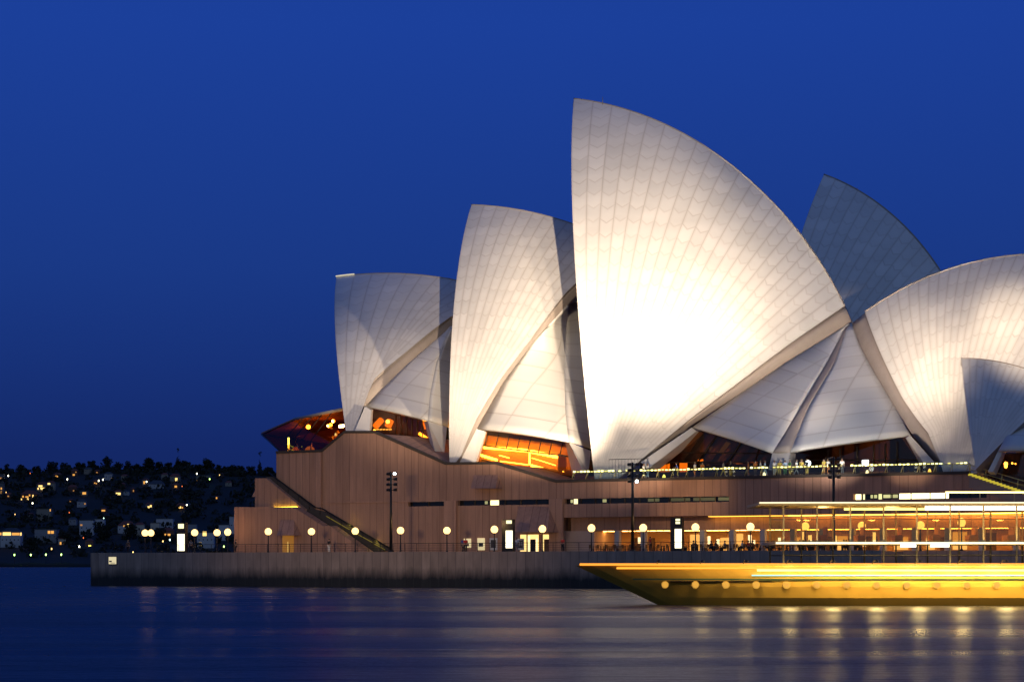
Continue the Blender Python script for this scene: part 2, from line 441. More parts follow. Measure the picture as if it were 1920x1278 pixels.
# promenade railing (several runs)
def railing(pa, pb, n, label, z0=PZ, h=1.05, every=1.6):
    a, b = sx(pa, n), sx(pb, n)
    t = Thing('railing', label, 'railing', ((a + b) / 2, n, z0), 'steel railings along the promenade edge')
    mb = MB(); mb.tube([(a, n, z0 + h), (b, n, z0 + h)], .035, 6); t.part('top_rail', mb, DARKM)
    mb = MB()
    for q in (.25, .5, .75): mb.tube([(a, n, z0 + h * q), (b, n, z0 + h * q)], .014, 5)
    t.part('wires', mb, DARKM)
    k = max(2, int((b - a) / every))
    for i in range(k + 1):
        s = a + (b - a) * i / k
        mb = MB(); mb.tube([(s, n, z0), (s, n, z0 + h)], .03, 6); t.part('post', mb, DARKM)
railing(176, 438, .8, 'thin dark railing on the sea wall left of the podium')
railing(440, 735, .8, 'thin dark railing in front of the ramp parapet')
railing(737, 1184, .8, 'thin dark railing before the poster wall')
railing(1188, 1560, .8, 'thin dark railing before the lit restaurant terrace')

# ------------------------------------------------------------------ podium
def P2(pts, n): return [(L(x, y, n)[0], L(x, y, n)[2]) for x, y in pts]
NW = 14.0
pod = Thing('podium', 'long pink granite podium with slit windows and lit ground floor under the white shells', 'building', (sx(1100, NW), NW, PZ))
SL0, SL1 = 9.68, 10.3                      # slit window band
top = P2([(518, 850), (604, 847), (646, 812), (703, 812), (836, 871), (930, 870), (1042, 903)], NW)
SR = sx(1817, NW)
top = [(a, b) for a, b in top[:-1]] + [(top[-1][0], DZ), (SR, DZ)]
END = P2([(1905, 918)], NW)[0]
pl = top + [(END[0], SL1 + .001), (top[0][0], SL1 + .001)]
mb = MB(); mb.prism(pl, NW, 110)
slits = [(765, 835), (858, 1031), (1058, 1367), (1600, 1850)]
sl = [(sx(a, NW), sx(b, NW)) for a, b in slits]
cur = top[0][0]
for a, b in sl + [(END[0] + 1, END[0] + 1)]:
    mb.box(cur, min(a, END[0]), NW, 40, SL0, SL1); cur = b
SC = sx(1046, NW)                          # ground floor opens right of here
SCR = sx(2150, NW)
mb.box(top[0][0], SCR, NW, 40, 8.12, SL0)
mb.box(top[0][0], SC, NW, 40, PZ, 8.12)
mb.box(END[0], SCR, NW, 40, SL0, 10.28)
pod.part('wall', mb, GRANITE)
# proud pilasters, string course and coping
mb = MB()
for a, b, zt in ((835.5, 857.5, SL1 - .02), (1032, 1057, SL1 - .02)):
    mb = MB(); mb.box(sx(a, NW), sx(b, NW), NW - .35, NW, PZ, zt); pod.part('pilaster', mb, GRANITE2)
mb = MB(); mb.box(sx(604, NW), sx(835, NW), NW - .09, NW, SL1 - .08, SL1 + .08)
mb.box(sx(592, NW), sx(604, NW), NW - .3, NW, PZ, L(598, 848, NW)[2] - .02)
pod.part('string_course', mb, GRANITE2)
mb = MB()
for (a, za), (b, zb) in zip(top[:-1], top[1:]):
    mb.add([(a, NW - .12, za), (b, NW - .12, zb), (b, NW - .12, zb + .32), (a, NW - .12, za + .32), (a, NW + .5, za), (b, NW + .5, zb), (b, NW + .5, zb + .32), (a, NW + .5, za + .32)],
           [(0, 1, 2, 3), (7, 6, 5, 4), (0, 4, 5, 1), (3, 2, 6, 7), (0, 3, 7, 4), (1, 5, 6, 2)])
pod.part('coping', mb, mat('dark_coping', (.055, .04, .03), .8))
# slit windows: a recess with back glass, mullions and a few lit rooms
for (a, b), (pa, pb) in zip(sl, slits):
    mb = MB(); mb.box(a, b, NW + .55, NW + .7, SL0, SL1)
    w = pod.part('slit_window', mb, mat('dark_glass', (.01, .012, .016), .12))
    k = int((b - a) / 1.9)
    for i in range(1, k): s = a + (b - a) * i / k; mb = MB(); mb.box(s - .05, s + .05, NW + .42, NW + .55, SL0, SL1); pod.part('mullion', mb, BRONZM, parent=w)
    lit = {765: [], 858: [(905, 910, .2), (914, 931, 1)], 1058: [(1066, 1070, .3), (1072, 1079, .8), (1126, 1133, .2), (1211, 1232, .05), (1254, 1290, .03), (1296, 1338, .035), (1343, 1364, .05)],
           1600: [(1601, 1611, 1.6), (1615, 1618, .8), (1629, 1641, .35), (1644, 1650, .6), (1653, 1666, .4), (1668, 1680, .3), (1683, 1776, 1.8)]}[pa]
    for x0, x1, g in lit:
        mb = MB(); mb.box(sx(x0, NW), sx(x1, NW), NW + .5, NW + .545, SL0 + (.02 if g > .5 else .16), SL1 - (.02 if g > .5 else .1))
        pod.part('lit_pane', mb, glow('pane_%d' % int(g * 100), (1, .84, .40) if g > .7 else (.85, .80, .35), 2.2 * g), parent=w)

# ground floor: set-back fascia, columns, warm interior
mb = MB(); mb.box(sx(1058, NW), SCR, 15.6, 22, 6.55, 8.12); pod.part('fascia', mb, GRANITE2)
mb = MB(); mb.box(SC, SCR, 20.5, 22, PZ, 6.55); pod.part('inner_wall', mb, mat('warm_plaster', (.50, .30, .13), .8))
mb = MB(); mb.box(sx(1046, NW), sx(1103, NW), 15.4, 20.5, PZ, 6.55); pod.part('wall_bay', mb, mat('pale_pink_stone', (.50, .36, .30), .75))
for px in (1157, 1206, 1317, 1372, 1430, 1486, 1541, 1597, 1655, 1715, 1776, 1840, 1905, 1970):
    s = sx(px, 15); mb = MB(); mb.box(s - .3, s + .3, 14.9, 15.5, PZ, 6.55); pod.part('column', mb, CONC)
rnd = random.Random(4)
for px in range(1116, 2000, 13):
    s = sx(px, 19); mb = MB(); mb.box(s - .28, s + .28, 17.6, 18.1, 6.49, 6.54); pod.part('downlight', mb, glow('downlight', (1, .46, .09), 17))
for px in np.arange(1112, 1960, 27.5):         # doors, lit panels and glazing along the inner wall
    s = sx(px, 20.4); r = rnd.random()
    mb = MB(); w = rnd.uniform(.35, .85); h = rnd.uniform(1.6, 2.2)
    if r < .45: mb.box(s - w, s + w, 20.38, 20.5, PZ, PZ + h); pod.part('door', mb, WOODD if r < .3 else TIMBER)
    elif r < .72: mb.box(s - w, s + w, 20.36, 20.5, PZ + .25, PZ + h); pod.part('window', mb, G_WIN if r < .8 else G_WINB)
for a_, b_, e_ in ((1330, 1480, 3.), (1480, 1700, 8.), (1700, 2100, 13.)):
    mb = MB(); mb.box(sx(a_, 15), sx(b_, 15), 14.7, 15.4, 8.02, 8.08); pod.part('soffit_light', mb, glow('soffit_light_%d' % a_, (1, .50, .06), e_))
for px in (1200, 1330, 1347, 1407, 1414, 1462, 1505, 1520, 1567, 1621, 1640, 1690, 1740):
    s = sx(px, 16.5); mb = MB(); z = PZ + rnd.uniform(.5, 1.1); mb.box(s - rnd.uniform(.12, .4), s + .15, 16.4, 16.48, z, z + rnd.uniform(.7, 1.5)); pod.part('menu_panel', mb, G_WINB)

# monumental stair going down at the right end
st = Thing('grand_stair', 'broad stair with yellow lit treads descending at the right end of the deck', 'stairs', (SR, NW, 10.3))
mb = MB(); K = 13
for i in range(K + 8):
    s = SR + i * (END[0] - SR) / K; ds = (END[0] - SR) / K; z = DZ + .1 - i * (DZ - L(1905, 918, NW)[2]) / K
    mb.box(s, s + ds, NW - .02, NW + 9, z - 1.6, z)
st.part('steps', mb, mat('stair_granite', (.30, .22, .18), .8))
for i in range(K + 4):
    s = SR + (i + .5) * (END[0] - SR) / K; z = DZ + .12 - i * (DZ - L(1905, 918, NW)[2]) / K
    mb = MB(); mb.box(s - .28, s + .28, NW - .06, NW - .02, z - .28, z - .06); st.part('step_light', mb, glow('step_glow', (1, .80, .06), .55))
for hgt in (.5, 1.0):
    mb = MB(); mb.tube([(SR, NW + .1, DZ + hgt), (END[0] + 4, NW + .1, L(1905, 918, NW)[2] + hgt - 1.05)], .045, 6); st.part('handrail', mb, mat('lit_handrail', (.7, .6, .2), .3, .8))
for i in range(6):
    s = SR + i * 1.75; z = DZ - (s - SR) * (DZ - L(1905, 918, NW)[2]) / (END[0] - SR)
    mb = MB(); mb.tube([(s, NW + .1, z), (s + .12, NW + .1, z + 1.05)], .05, 6); st.part('post', mb, mat('lit_handrail'))

# left ramp, parapets
t = Thing('ramp_parapet', 'low pink granite parapet block with a hooded doorway at the left foot of the podium', 'wall', (sx(570, 11), 11, PZ))
fr = P2([(439, 950), (548, 950), (569, 962), (604, 985), (618, 985), (690, 1035)], 11)
fr = fr[:-1] + [(fr[-1][0], PZ), (fr[0][0], PZ)]
d0, d1 = sx(530, 11), sx(551, 11)
mb = MB(); mb.prism(fr, 11, 12.6); w_ = t.part('wall', mb, GRANITE)
mb = MB(); mb.box(d0, d1, 10.93, 11, PZ, zz(540, 1003, 11)); dr = t.part('doorway', mb, mat('lit_doorway', (.5, .25, .06), .6, emit=(1, .42, .05), es=.16))
mb = MB(); mb.box((d0 + d1) / 2 - .03, (d0 + d1) / 2 + .03, 10.9, 10.93, PZ, zz(540, 1015, 11)); t.part('door_gap', mb, glow('door_gap_light', (1, .7, .2), .8), parent=dr)
def hood(thing, pts_top, pts_bot, n, out, m=GRANITE):
    a, b = L(*pts_top[0], n), L(*pts_top[1], n); c, d = L(*pts_bot[0], n - out), L(*pts_bot[1], n - out)
    c2, d2 = np.array([c[0], n, c[2]]), np.array([d[0], n, d[2]])
    mb = MB(); mb.add([a, b, d, c, d2, c2], [(0, 1, 2, 3), (3, 2, 4, 5), (0, 3, 5), (1, 4, 2), (0, 5, 4, 1)])
    thing.part('hood', mb, m)
hood(t, [(526, 974), (551, 974)], [(519, 1003), (551, 1003)], 11, 1.6)
t = Thing('upper_parapet', 'higher pink granite parapet block washed with yellow light beside the ramp', 'wall', (sx(520, 12.6), 12.6, PZ))
fr = P2([(478, 896), (499, 896), (569, 954), (569, 985), (478, 985)], 12.65)
mb = MB(); mb.prism(fr, 12.65, 13.4); t.part('wall', mb, GRANITE)
fr = P2([(478, 920), (472, 931), (478, 931)], 12.65); mb = MB(); mb.prism(fr, 12.65, 13.4); t.part('ledge', mb, GRANITE2)
mb = MB(); a = L(545, 953, 11.9); mb.box(a[0] - 3.2, a[0] + .6, 12.4, 12.5, zz(520, 950, 11) , zz(520, 950, 11) + .05); t.part('light_strip', mb, glow('wall_wash', (1, .72, .05), 9))
for q_ in ((655, 984), (706, 1016)):
    ld = bpy.data.lights.new('ramp_lamp', 'POINT'); ld.energy = 16; ld.color = (1, .80, .10); ld.shadow_soft_size = .2
    lo = bpy.data.objects.new('ramp_lamp', ld); lo.location = FR @ Vector(L(*q_, 13.2)); COL.objects.link(lo)
t = Thing('ramp_stair', 'dark stair ramp with handrail climbing diagonally along the podium wall', 'stairs', (sx(620, 13.4), 13.4, PZ))
fr = P2([(497, 893), (512, 893), (592, 955), (606, 958), (733, 1031), (690, 1036), (615, 985), (604, 985), (569, 962)], 13.45)
mb = MB(); mb.prism(fr, 13.45, 13.9); t.part('stringer', mb, mat('dark_stringer', (.055, .045, .04), .8))
rl = [(503, 885), (518, 897), (592, 951), (604, 953), (731, 1027)]
mb = MB(); mb.tube([L(x, y, 13.4) for x, y in rl], .09, 6); t.part('handrail', mb, DARKM)
for i in range(11):
    x = 520 + i * 20; y = np.interp(x, [q[0] for q in rl], [q[1] for q in rl]); p = L(x, y, 13.4)
    mb = MB(); mb.tube([p, p - np.array([0, 0, .8])], .035, 6); t.part('post', mb, DARKM)
mb = MB()
for a, b in zip([(612, 967), (660, 995), (700, 1018)], [(655, 992), (698, 1016), (722, 1030)]):
    p, q = L(*a, 13.42), L(*b, 13.42); mb.tube([p, q], .05, 5)
t.part('light_strip', mb, glow('ramp_light', (1, .72, .08), .16))

# hoods on the main wall
t = Thing('wall_hood', 'sloping dark granite hood high on the podium wall', 'awning', (sx(910, NW), NW, 11))
hood(t, [(889, 890), (934, 890)], [(882, 915), (929, 915)], NW, 1.6)
t = Thing('entrance_hood', 'large sloping granite hood over the lit stage door entrance', 'awning', (sx(1000, NW), NW, PZ))
hood(t, [(972, 949), (1031, 949)], [(963, 997), (1026, 997)], NW, 3.0, GRANITE)
# stage door entrance under it
en = Thing('entrance', 'glowing entrance with dark double doors under the large hood', 'entrance', (sx(1000, NW), NW, PZ))
a, b = sx(976, NW), sx(1031.5, NW)
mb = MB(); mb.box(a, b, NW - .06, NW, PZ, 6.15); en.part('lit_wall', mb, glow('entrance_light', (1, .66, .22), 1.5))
for x0, x1, m, z1 in ((995, 1005, BLACK, 5.6), (1021, 1031, WOODD, 5.6), (988, 990, WOODD, 6.15), (1011, 1017.5, GRANITE2, 6.15)):
    mb = MB(); mb.box(sx(x0, NW), sx(x1, NW), NW - .12, NW - .06, PZ, z1); en.part('door' if z1 < 6 else 'jamb', mb, m)
mb = MB(); mb.box(sx(990.5, NW), sx(994.5, NW), NW - .1, NW - .06, PZ, 6.0); en.part('bright_panel', mb, G_WINB)
mb = MB(); mb.box(sx(1005.5, NW), sx(1008.5, NW), NW - .1, NW - .06, PZ, 5.7); en.part('bright_panel', mb, G_WINB)

# posters
def poster(x0, x1, y0, y1, paper, label, kind):
    a, b = sx(x0, NW - .1), sx(x1, NW - .1); z1 = zz((x0 + x1) / 2, y0, NW - .1); z0 = max(zz((x0 + x1) / 2, y1, NW - .1), PZ + .1)
    t = Thing('poster', label, 'poster', ((a + b) / 2, NW - .1, z0), 'posters on the podium wall')
    mb = MB(); mb.box(a, b, NW - .1, NW, z0, z1); t.part('frame', mb, paper)
    w, h = b - a, z1 - z0; n = NW - .11; mb = MB()
    if kind == 0: mb.box(a + .25 * w, a + .75 * w, n, n + .01, z0 + .15 * h, z0 + .45 * h); mb.box(a + .4 * w, a + .6 * w, n, n + .01, z0 + .5 * h, z0 + .68 * h)
    elif kind == 1: mb.box(a + .18 * w, a + .82 * w, n, n + .01, z0 + .3 * h, z0 + .62 * h)
    else:
        mb.box(a + .15 * w, a + .85 * w, n, n + .01, z0 + .2 * h, z0 + .85 * h)
    t.part('print', mb, mat('poster_print', (.06, .055, .05), .6))
    if kind == 2:
        mb = MB(); n -= .004
        for c, q in ((.24, 0), (.56, 1)):            # the figures 3 and 6
            x, X = a + c * w, a + (c + .2) * w; lo, mi_, hi = z0 + .42 * h, z0 + .56 * h, z0 + .7 * h; d = .028 * h
            for zq in (lo, mi_, hi): mb.box(x, X, n, n + .004, zq - d, zq + d)
            mb.box(X - .05 * w, X, n, n + .004, lo + d, mi_ - d)
            if q == 0: mb.box(X - .05 * w, X, n, n + .004, mi_ + d, hi - d)
            else: mb.box(x, x + .05 * w, n, n + .004, lo + d, mi_ - d); mb.box(x, x + .05 * w, n, n + .004, mi_ + d, hi - d)
        t.part('figures', mb, mat('poster_ink', (.55, .52, .48), .6))
PAPER = mat('poster_paper', (.62, .6, .56), .6)
PAPERL = mat('lit_poster_paper', (.6, .55, .35), .6, emit=(1, .80, .40), es=.62)
poster(869, 882.6, 1009, 1026, PAPERL, 'small backlit cream poster, leftmost on the wall', 0)
poster(895, 908.3, 1008, 1031, PAPERL, 'tall backlit cream poster with one dark block', 1)
poster(918, 932, 1008, 1031, PAPER, 'grey poster with a dark picture left of the black totem', 3)
poster(944.5, 947.7, 1009, 1031, PAPER, 'narrow grey poster edge half hidden by the black totem', 1)
poster(969.5, 982.5, 1009, 1031, PAPER, 'grey poster with big figures 36 beside the entrance', 2)

# ------------------------------------------------------------------ roof shells
SH = {'fore': ((654.31, 846.53, 18.76), 75.17, (631, 519), (961.94, 555.87), 47.17, .05),
      'mid': ((842.9, 873.3, 16.7), 73.6, (884, 384), (1163.4, 458.9), 44.0, 0.),
      'main': ((1118.5, 928.34, 17.24), 73.05, (1076, 185), (1597, 600), 41.56, -.12),
      'south': ((1786.03, 940.28, 21.15), 64.16, (2023.9, 477.3), (1597, 600), 41.54, -.12),
      'east': ((1419.7, 891.0, 86.2), 60.1, (1545, 327), (1800, 575), 102.5, -.2),
      'rest': ((1829.7, 879.6, 12.4), 42.5, (1776.9 + 25, 671), (1999.8, 724.5), 24.2, -.1)}
def solve(k):
    (px, py, n), R, Tp, Bp, nax, kk = SH[k]
    P = at(px, py, n); T = at(*Tp, nax, kk); B = at(*Bp, nax, kk); m = V - kk * U; m /= np.linalg.norm(m)
    a = T - P; b = B - P; q = np.cross(a, b); nn = q @ q
    cc = P + ((a @ a) * np.cross(b, q) + (b @ b) * np.cross(q, a)) / (2 * nn)
    h = math.sqrt(R * R - ((cc - P) ** 2).sum()); e = q / math.sqrt(nn)
    c = max(cc + h * e, cc - h * e, key=lambda z: z @ m)
    return dict(P=P, T=T, B=B, m=m, c=c, R=R)
SOL = {k: solve(k) for k in SH}
def longer(k, f):                           # carry the ridge on past the picture's edge
    S = SOL[k]; d = (S['T'] - S['c']) @ S['m']; q = S['c'] + d * S['m']; r = np.linalg.norm(S['T'] - q)
    a = (S['B'] - q) / r; b = (S['T'] - q) / r; w = math.acos(a @ b); S['T'] = q + r * (math.sin((1 - f) * w) * a + math.sin(f * w) * b) / math.sin(w)
longer('south', 1.45)
def sph(k, px, py):                         # local point where the view ray meets a shell's sphere
    S = SOL[k]; d = ray(px, py); o = C0 - S['c']; a = d @ d; b = 2 * d @ o; D = max(b * b - 4 * a * (o @ o - S['R'] ** 2), 0)
    return C0 + (-b - math.sqrt(D)) / (2 * a) * d
def behind(k, px, py, dn): return L(px, py, loc(sph(k, px, py))[1] + dn)
def slerp(c, R, A, B, t):
    a = (A - c) / R; b = (B - c) / R; w = math.acos(max(-1, min(1, a @ b))); t = np.asarray(t)[:, None]
    return c + R * (np.sin((1 - t) * w) * a + np.sin(t * w) * b) / math.sin(w)
def shell(k, nribs, back=None, th=1.1, v0=0.0, sub=5, nv=44):
    S = SOL[k]; P, T, B, m, c, R = (S[q] for q in ('P', 'T', 'B', 'm', 'c', 'R'))
    d = (T - c) @ m; q = c + d * m; r = math.sqrt(R * R - d * d)
    a = (T - q) / r; b = (B - q) / r; w = math.acos(a @ b); tt = np.linspace(0, 1, 400)[:, None]
    rid = q + r * (np.sin((1 - tt) * w) * a + np.sin(tt * w) * b) / math.sin(w)
    # equal rib angles seen from the pole P
    pn = (P - c) / R; tg = rid - P; tg = tg - (tg @ pn)[:, None] * pn; tg /= np.linalg.norm(tg, axis=1)[:, None]
    ang = np.arccos(np.clip(tg @ tg[0], -1, 1)); nu = nribs * sub
    idx = np.interp(np.linspace(0, ang[-1], nu + 1), ang, np.arange(400))
    ends = np.stack([np.interp(idx, np.arange(400), rid[:, i]) for i in range(3)], 1)
    tv = np.linspace(v0, 1, nv + 1)
    G = np.stack([slerp(c, R, P, e, tv) for e in ends])           # (nu+1, nv+1, 3)
    if back is not None:
        bk = [sph(k, *p) if not isinstance(p, str) else B for p in back]
        bk = resample([P] + bk, 400) if v0 == 0 else resample(bk, 400)
        dl = np.linalg.norm(bk - P, axis=1); dl[0] = 0
        want = np.linalg.norm(G[-1] - P, axis=1); want = want / want[-1] * dl[-1]
        tgt = np.stack([np.interp(want, dl, bk[:, i]) for i in range(3)], 1)
        delta = tgt - G[-1]
        x = np.clip((np.linspace(0, 1, nu + 1) - .45) / .55, 0, 1); ww = x * x * (3 - 2 * x)
        G = G + ww[:, None, None] * delta[None]
        # keep the ridge end on the ridge
        for i in range(nu + 1):
            if ww[i] > 0:
                e = G[i, -1]; e = e - ((e - T) @ m) * m; G[i, -1] = e
        G = c + R * (G - c) / np.linalg.norm(G - c, axis=2)[:, :, None]
    S['G'] = G
    mb = MB(); K = nv + 1
    ribw = np.zeros((nu + 1, K))
    ribw[:-1] = np.linalg.norm(np.diff(G, axis=0), axis=2) * sub; ribw[-1] = ribw[-2]
    ln = np.concatenate([np.zeros((nu + 1, 1)), np.cumsum(np.linalg.norm(np.diff(G, axis=1), axis=2), axis=1)], 1)
    for mir in (False, True):
        GG = G if not mir else G - 2 * ((G - T) @ m)[..., None] * m
        cc = c if not mir else c - 2 * ((c - T) @ m) * m
        IN = cc + (GG - cc) * (R - th) / R
        ov = ((IN - T) @ m) * (-1 if mir else 1); IN = IN - (np.maximum(ov, 0) * (-1 if mir else 1))[..., None] * m   # stay on this side of the ridge
        outer = [loc(p) for p in GG.reshape(-1, 3)]; inner = [loc(p) for p in IN.reshape(-1, 3)]
        N = len(outer); fs = []
        for i in range(nu):
            for j in range(nv):
                z = i * K + j; fs.append((z, z + 1, z + K + 1, z + K))
        o = mb.add(outer, fs, 0, True)
        for i in range(nu + 1):
            for j in range(K):
                # one uv column per grid column: rib index keeps running, so joints fall on whole numbers
                mb.uv[o + i * K + j] = (i / sub, float(ln[i, j])); mb.rw[o + i * K + j] = float(ribw[i, j])
        o2 = mb.add(inner, [tuple(reversed(f)) for f in fs], 1, True)
        rim = []
        o3 = mb.add(outer[:K] + inner[:K], [(j, j + 1, j + 1 + K, j + K) for j in range(nv)], 1)
        o4 = mb.add(outer[-K:] + inner[-K:], [(j, j + 1, j + 1 + K, j + K) for j in range(nv)], 1)
        bo = [i * K for i in range(nu + 1)]
        mb.add([outer[i] for i in bo] + [inner[i] for i in bo], [(j, j + 1, j + nu + 2, j + nu + 1) for j in range(nu)], 1)
    cap = [loc(p) for p in G[:, -1]]
    return mb, cap

hall = Thing('concert_hall', 'floodlit white hall of large sail shells rising from the podium', 'building', (sx(1200, 30), 30, DZ))
BK = {'fore': [(664, 800), (670, 770), (677, 735), (715, 698), (765, 657), (846, 593), 'B'],
      'mid': [(861, 862), (866, 850), (893, 785), (934, 717), (993, 639), (1027, 592), (1059, 551), 'B'],
      'main': [(1181, 880), (1200, 863), (1298, 782), (1386, 716), (1474, 649), (1530, 610), (1584, 573)],
      'south': [(1762, 863), (1740, 811), (1719, 785), (1692, 746), (1661, 684), (1640, 636), (1622, 586)]}
for k, nr, nm in (('fore', 11, 'smaller front shell'), ('mid', 13, 'tall middle shell'), ('main', 22, 'largest shell'), ('south', 27, 'south facing shell')):
    mb, cap = shell(k, nr, BK[k])
    sh = hall.part('roof_shell', mb, [TILE, CONCD], label='white tiled ' + nm + ' of the hall')
    mb = MB(); mb.tube(cap, .10, 6); hall.part('ridge_cap', mb, CONCD, parent=sh)
    if k == 'main':
        p = sph('main', 1130, 196); p = loc(p); mb = MB(); mb.tube([p, p + np.array([0, 0, 1.0])], .06, 6, r2=.03); hall.part('lightning_rod', mb, GREYM, parent=sh)
    if k == 'fore':
        mb = MB(); mb.tube([c + np.array([0, -.15, .08]) for c in cap[:6]], .09, 6); hall.part('ridge_light', mb, glow('ridge_light', (1, .9, .65), .7), parent=sh)

# edge bands between each shell and its side shell
def band(k, up, lo, dn=1.2):
    A = [behind(k, x, y, .25) for x, y in up]; B_ = [behind(k, x, y, dn) for x, y in lo]
    mb = MB(); mb.ruled(A, B_, 2, 24, th=.4); return mb
lo_f = [(666, 806), (671, 780), (684, 761), (715, 729), (765, 680), (846, 611), (900, 566)]
hall.part('edge_band', band('fore', BK['fore'][:-1] + [(900, 549)], lo_f), mat('band_tile', (.34, .285, .25), .6))  # matte tan tile, darkened further for the shade on the bands
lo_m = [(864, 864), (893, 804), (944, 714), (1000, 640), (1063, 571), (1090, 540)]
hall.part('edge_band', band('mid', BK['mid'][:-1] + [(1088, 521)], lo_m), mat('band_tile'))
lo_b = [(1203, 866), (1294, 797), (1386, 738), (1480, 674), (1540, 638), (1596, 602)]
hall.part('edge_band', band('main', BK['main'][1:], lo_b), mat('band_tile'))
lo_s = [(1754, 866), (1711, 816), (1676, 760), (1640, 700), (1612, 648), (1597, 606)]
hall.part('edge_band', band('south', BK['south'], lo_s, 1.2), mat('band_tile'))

# side shells: two facets meeting on a fold, standing on short legs
SD = mat('side_concrete', (.62, .59, .55), .6)
def pts(l): return [L(*p) for p in l]
# fore
AL = [behind('fore', x, y, 1.2) for x, y in [(684, 762), (715, 730), (765, 681), (846, 612), (875, 588)]]
FO = pts([(802, 789, 22), (806, 740, 25), (818, 680, 30), (845, 612, 37)])
sf = Thing('x', 'x', 'x', (0, 0, 0)) if False else None
mb = MB(); mb.ruled(AL[:-1], FO, 8, 16, .5); s1 = hall.part('side_shell', mb, TILE2)
mb = MB(); mb.ruled(FO, pts([(838, 800, 24), (846, 720, 30), (852, 660, 36), (870, 600, 40)]), 4, 16, .2); hall.part('side_facet', mb, TILE2, parent=s1)
mb = MB(); mb.hull(pts([(802, 789, 22), (838, 800, 24), (833, 853, 21), (817, 851, 19)]), pts([(795, 790, 25), (838, 800, 27), (833, 853, 23), (812, 851, 22)])); hall.part('leg', mb, SD, parent=s1)
mb = MB(); mb.hull(pts([(684, 762, 22), (696, 769, 22), (693, 808, 20), (665, 808, 19)]), pts([(688, 760, 26), (700, 768, 26), (697, 808, 24), (668, 808, 24)])); hall.part('leg', mb, SD, parent=s1)
# mid
AL = [behind('mid', x, y, 1.2) for x, y in [(894, 804), (944, 715), (1000, 641), (1063, 572)]]
FO = pts([(1066, 828, 20), (1060, 770, 24), (1058, 690, 30), (1064, 573, 40)])
mb = MB(); mb.ruled(AL, FO, 8, 18, .6); s2 = hall.part('side_shell', mb, TILE2)
mb = MB(); mb.ruled(FO, pts([(1120, 845, 25), (1116, 780, 29), (1108, 690, 35), (1084, 565, 43)]), 4, 18, .2); hall.part('side_facet', mb, TILE2, parent=s2)
mb = MB(); mb.hull(pts([(1066, 828, 20), (1108, 845, 23), (1103, 884, 20), (1094, 884, 18)]), pts([(1060, 830, 23), (1105, 845, 26), (1103, 888, 23), (1073, 888, 22)])); hall.part('leg', mb, SD, parent=s2)
mb = MB(); mb.hull(pts([(894, 803, 20.5), (911, 809, 22), (892, 868, 19), (862, 866, 17.6)]), pts([(900, 803, 25), (914, 809, 25), (896, 868, 23), (868, 866, 23)])); hall.part('leg', mb, SD, parent=s2)
# main: left facet, fold, right facet
AL = [behind('main', x, y, 1.2) for x, y in [(1297, 801), (1386, 739), (1480, 675), (1540, 639), (1592, 606)]]
CL = pts([(1448, 849, 18), (1500, 765, 24), (1550, 680, 32), (1584, 616, 39)]); CR = pts([(1481, 848, 18.2), (1515, 765, 23.5), (1565, 680, 31.6), (1588, 614, 38.8)])
mb = MB(); mb.ruled(AL, CL, 10, 20, .5); s3 = hall.part('side_shell', mb, TILE2, label='left facet of the large white side shell under the biggest sail')
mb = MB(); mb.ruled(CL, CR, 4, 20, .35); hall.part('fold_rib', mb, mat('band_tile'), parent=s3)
AR = [behind('south', x, y, 1.2) for x, y in [(1707, 817), (1676, 761), (1640, 701), (1612, 650), (1598, 611)]]
mb = MB(); mb.ruled(CR, AR, 10, 20, .5); s4 = hall.part('side_shell', mb, TILE2, label='right facet of the large white side shell with stepped courses')
mb = MB(); mb.hull(pts([(1448, 849, 18), (1481, 848, 18.2), (1478, 880, 17), (1441, 880, 17)]), pts([(1455, 849, 21), (1492, 850, 21), (1490, 880, 20), (1448, 880, 20)])); hall.part('leg', mb, CONC, parent=s3)
mb = MB(); mb.hull(pts([(1297, 801, 24), (1306, 808, 24.5), (1217, 877, 18.5), (1201, 866, 18)]), pts([(1301, 800, 28), (1320, 812, 28), (1235, 880, 23), (1206, 868, 23)])); hall.part('leg', mb, SD, parent=s3)
mb = MB(); mb.hull(pts([(1707, 816, 24), (1699, 820, 24.4), (1731, 867, 21), (1753, 867, 21)]), pts([(1700, 818, 28), (1692, 822, 28), (1724, 868, 25), (1745, 868, 25)])); hall.part('leg', mb, CONC, parent=s4)

# foyers behind the openings: timber lined rooms seen through bronze glazing
def pane(px, n, name='glass_wall', m=BRONZE):
    mb = MB(); mb.hull([L(x, y, n) for x, y in px], [L(x, y, n + .06) for x, y in px]); return hall.part(name, mb, m)
def bars(parent, lines, n, w=.07, m=BRONZM):
    for a, b in lines:
        mb = MB(); mb.tube([L(*a, n), L(*b, n)], w, 6); hall.part('mullion', mb, m, parent=parent)
# mid foyer: glowing
g2 = pane([(905, 806), (1066, 829), (1080, 900), (1040, 906), (885, 872)], 23.5, 'glass_wall', AMBER)
mb = MB(); mb.hull(pts([(895, 800, 31), (1078, 800, 31), (1084, 915, 31), (880, 880, 31)]), pts([(895, 800, 31.4), (1078, 800, 31.4), (1084, 915, 31.4), (880, 880, 31.4)])); hall.part('foyer_wall', mb, TIMBER)
mb = MB(); mb.hull(pts([(893, 817, 24.5), (1074, 840, 24.5), (1074, 836, 31), (893, 806, 31)]), pts([(893, 813, 24.5), (1074, 836, 24.5), (1074, 832, 31), (893, 802, 31)])); hall.part('foyer_ceiling', mb, TIMBER)
def strip(pl, n, r, m):
    mb = MB(); mb.tube([L(x, y, n) for x, y in pl], r, 6); hall.part('light_strip', mb, m)
strip([(908, 838), (990, 844.5)], 30.3, .24, G_WARM); strip([(995, 846), (1045, 856)], 30.3, .24, G_WARM)
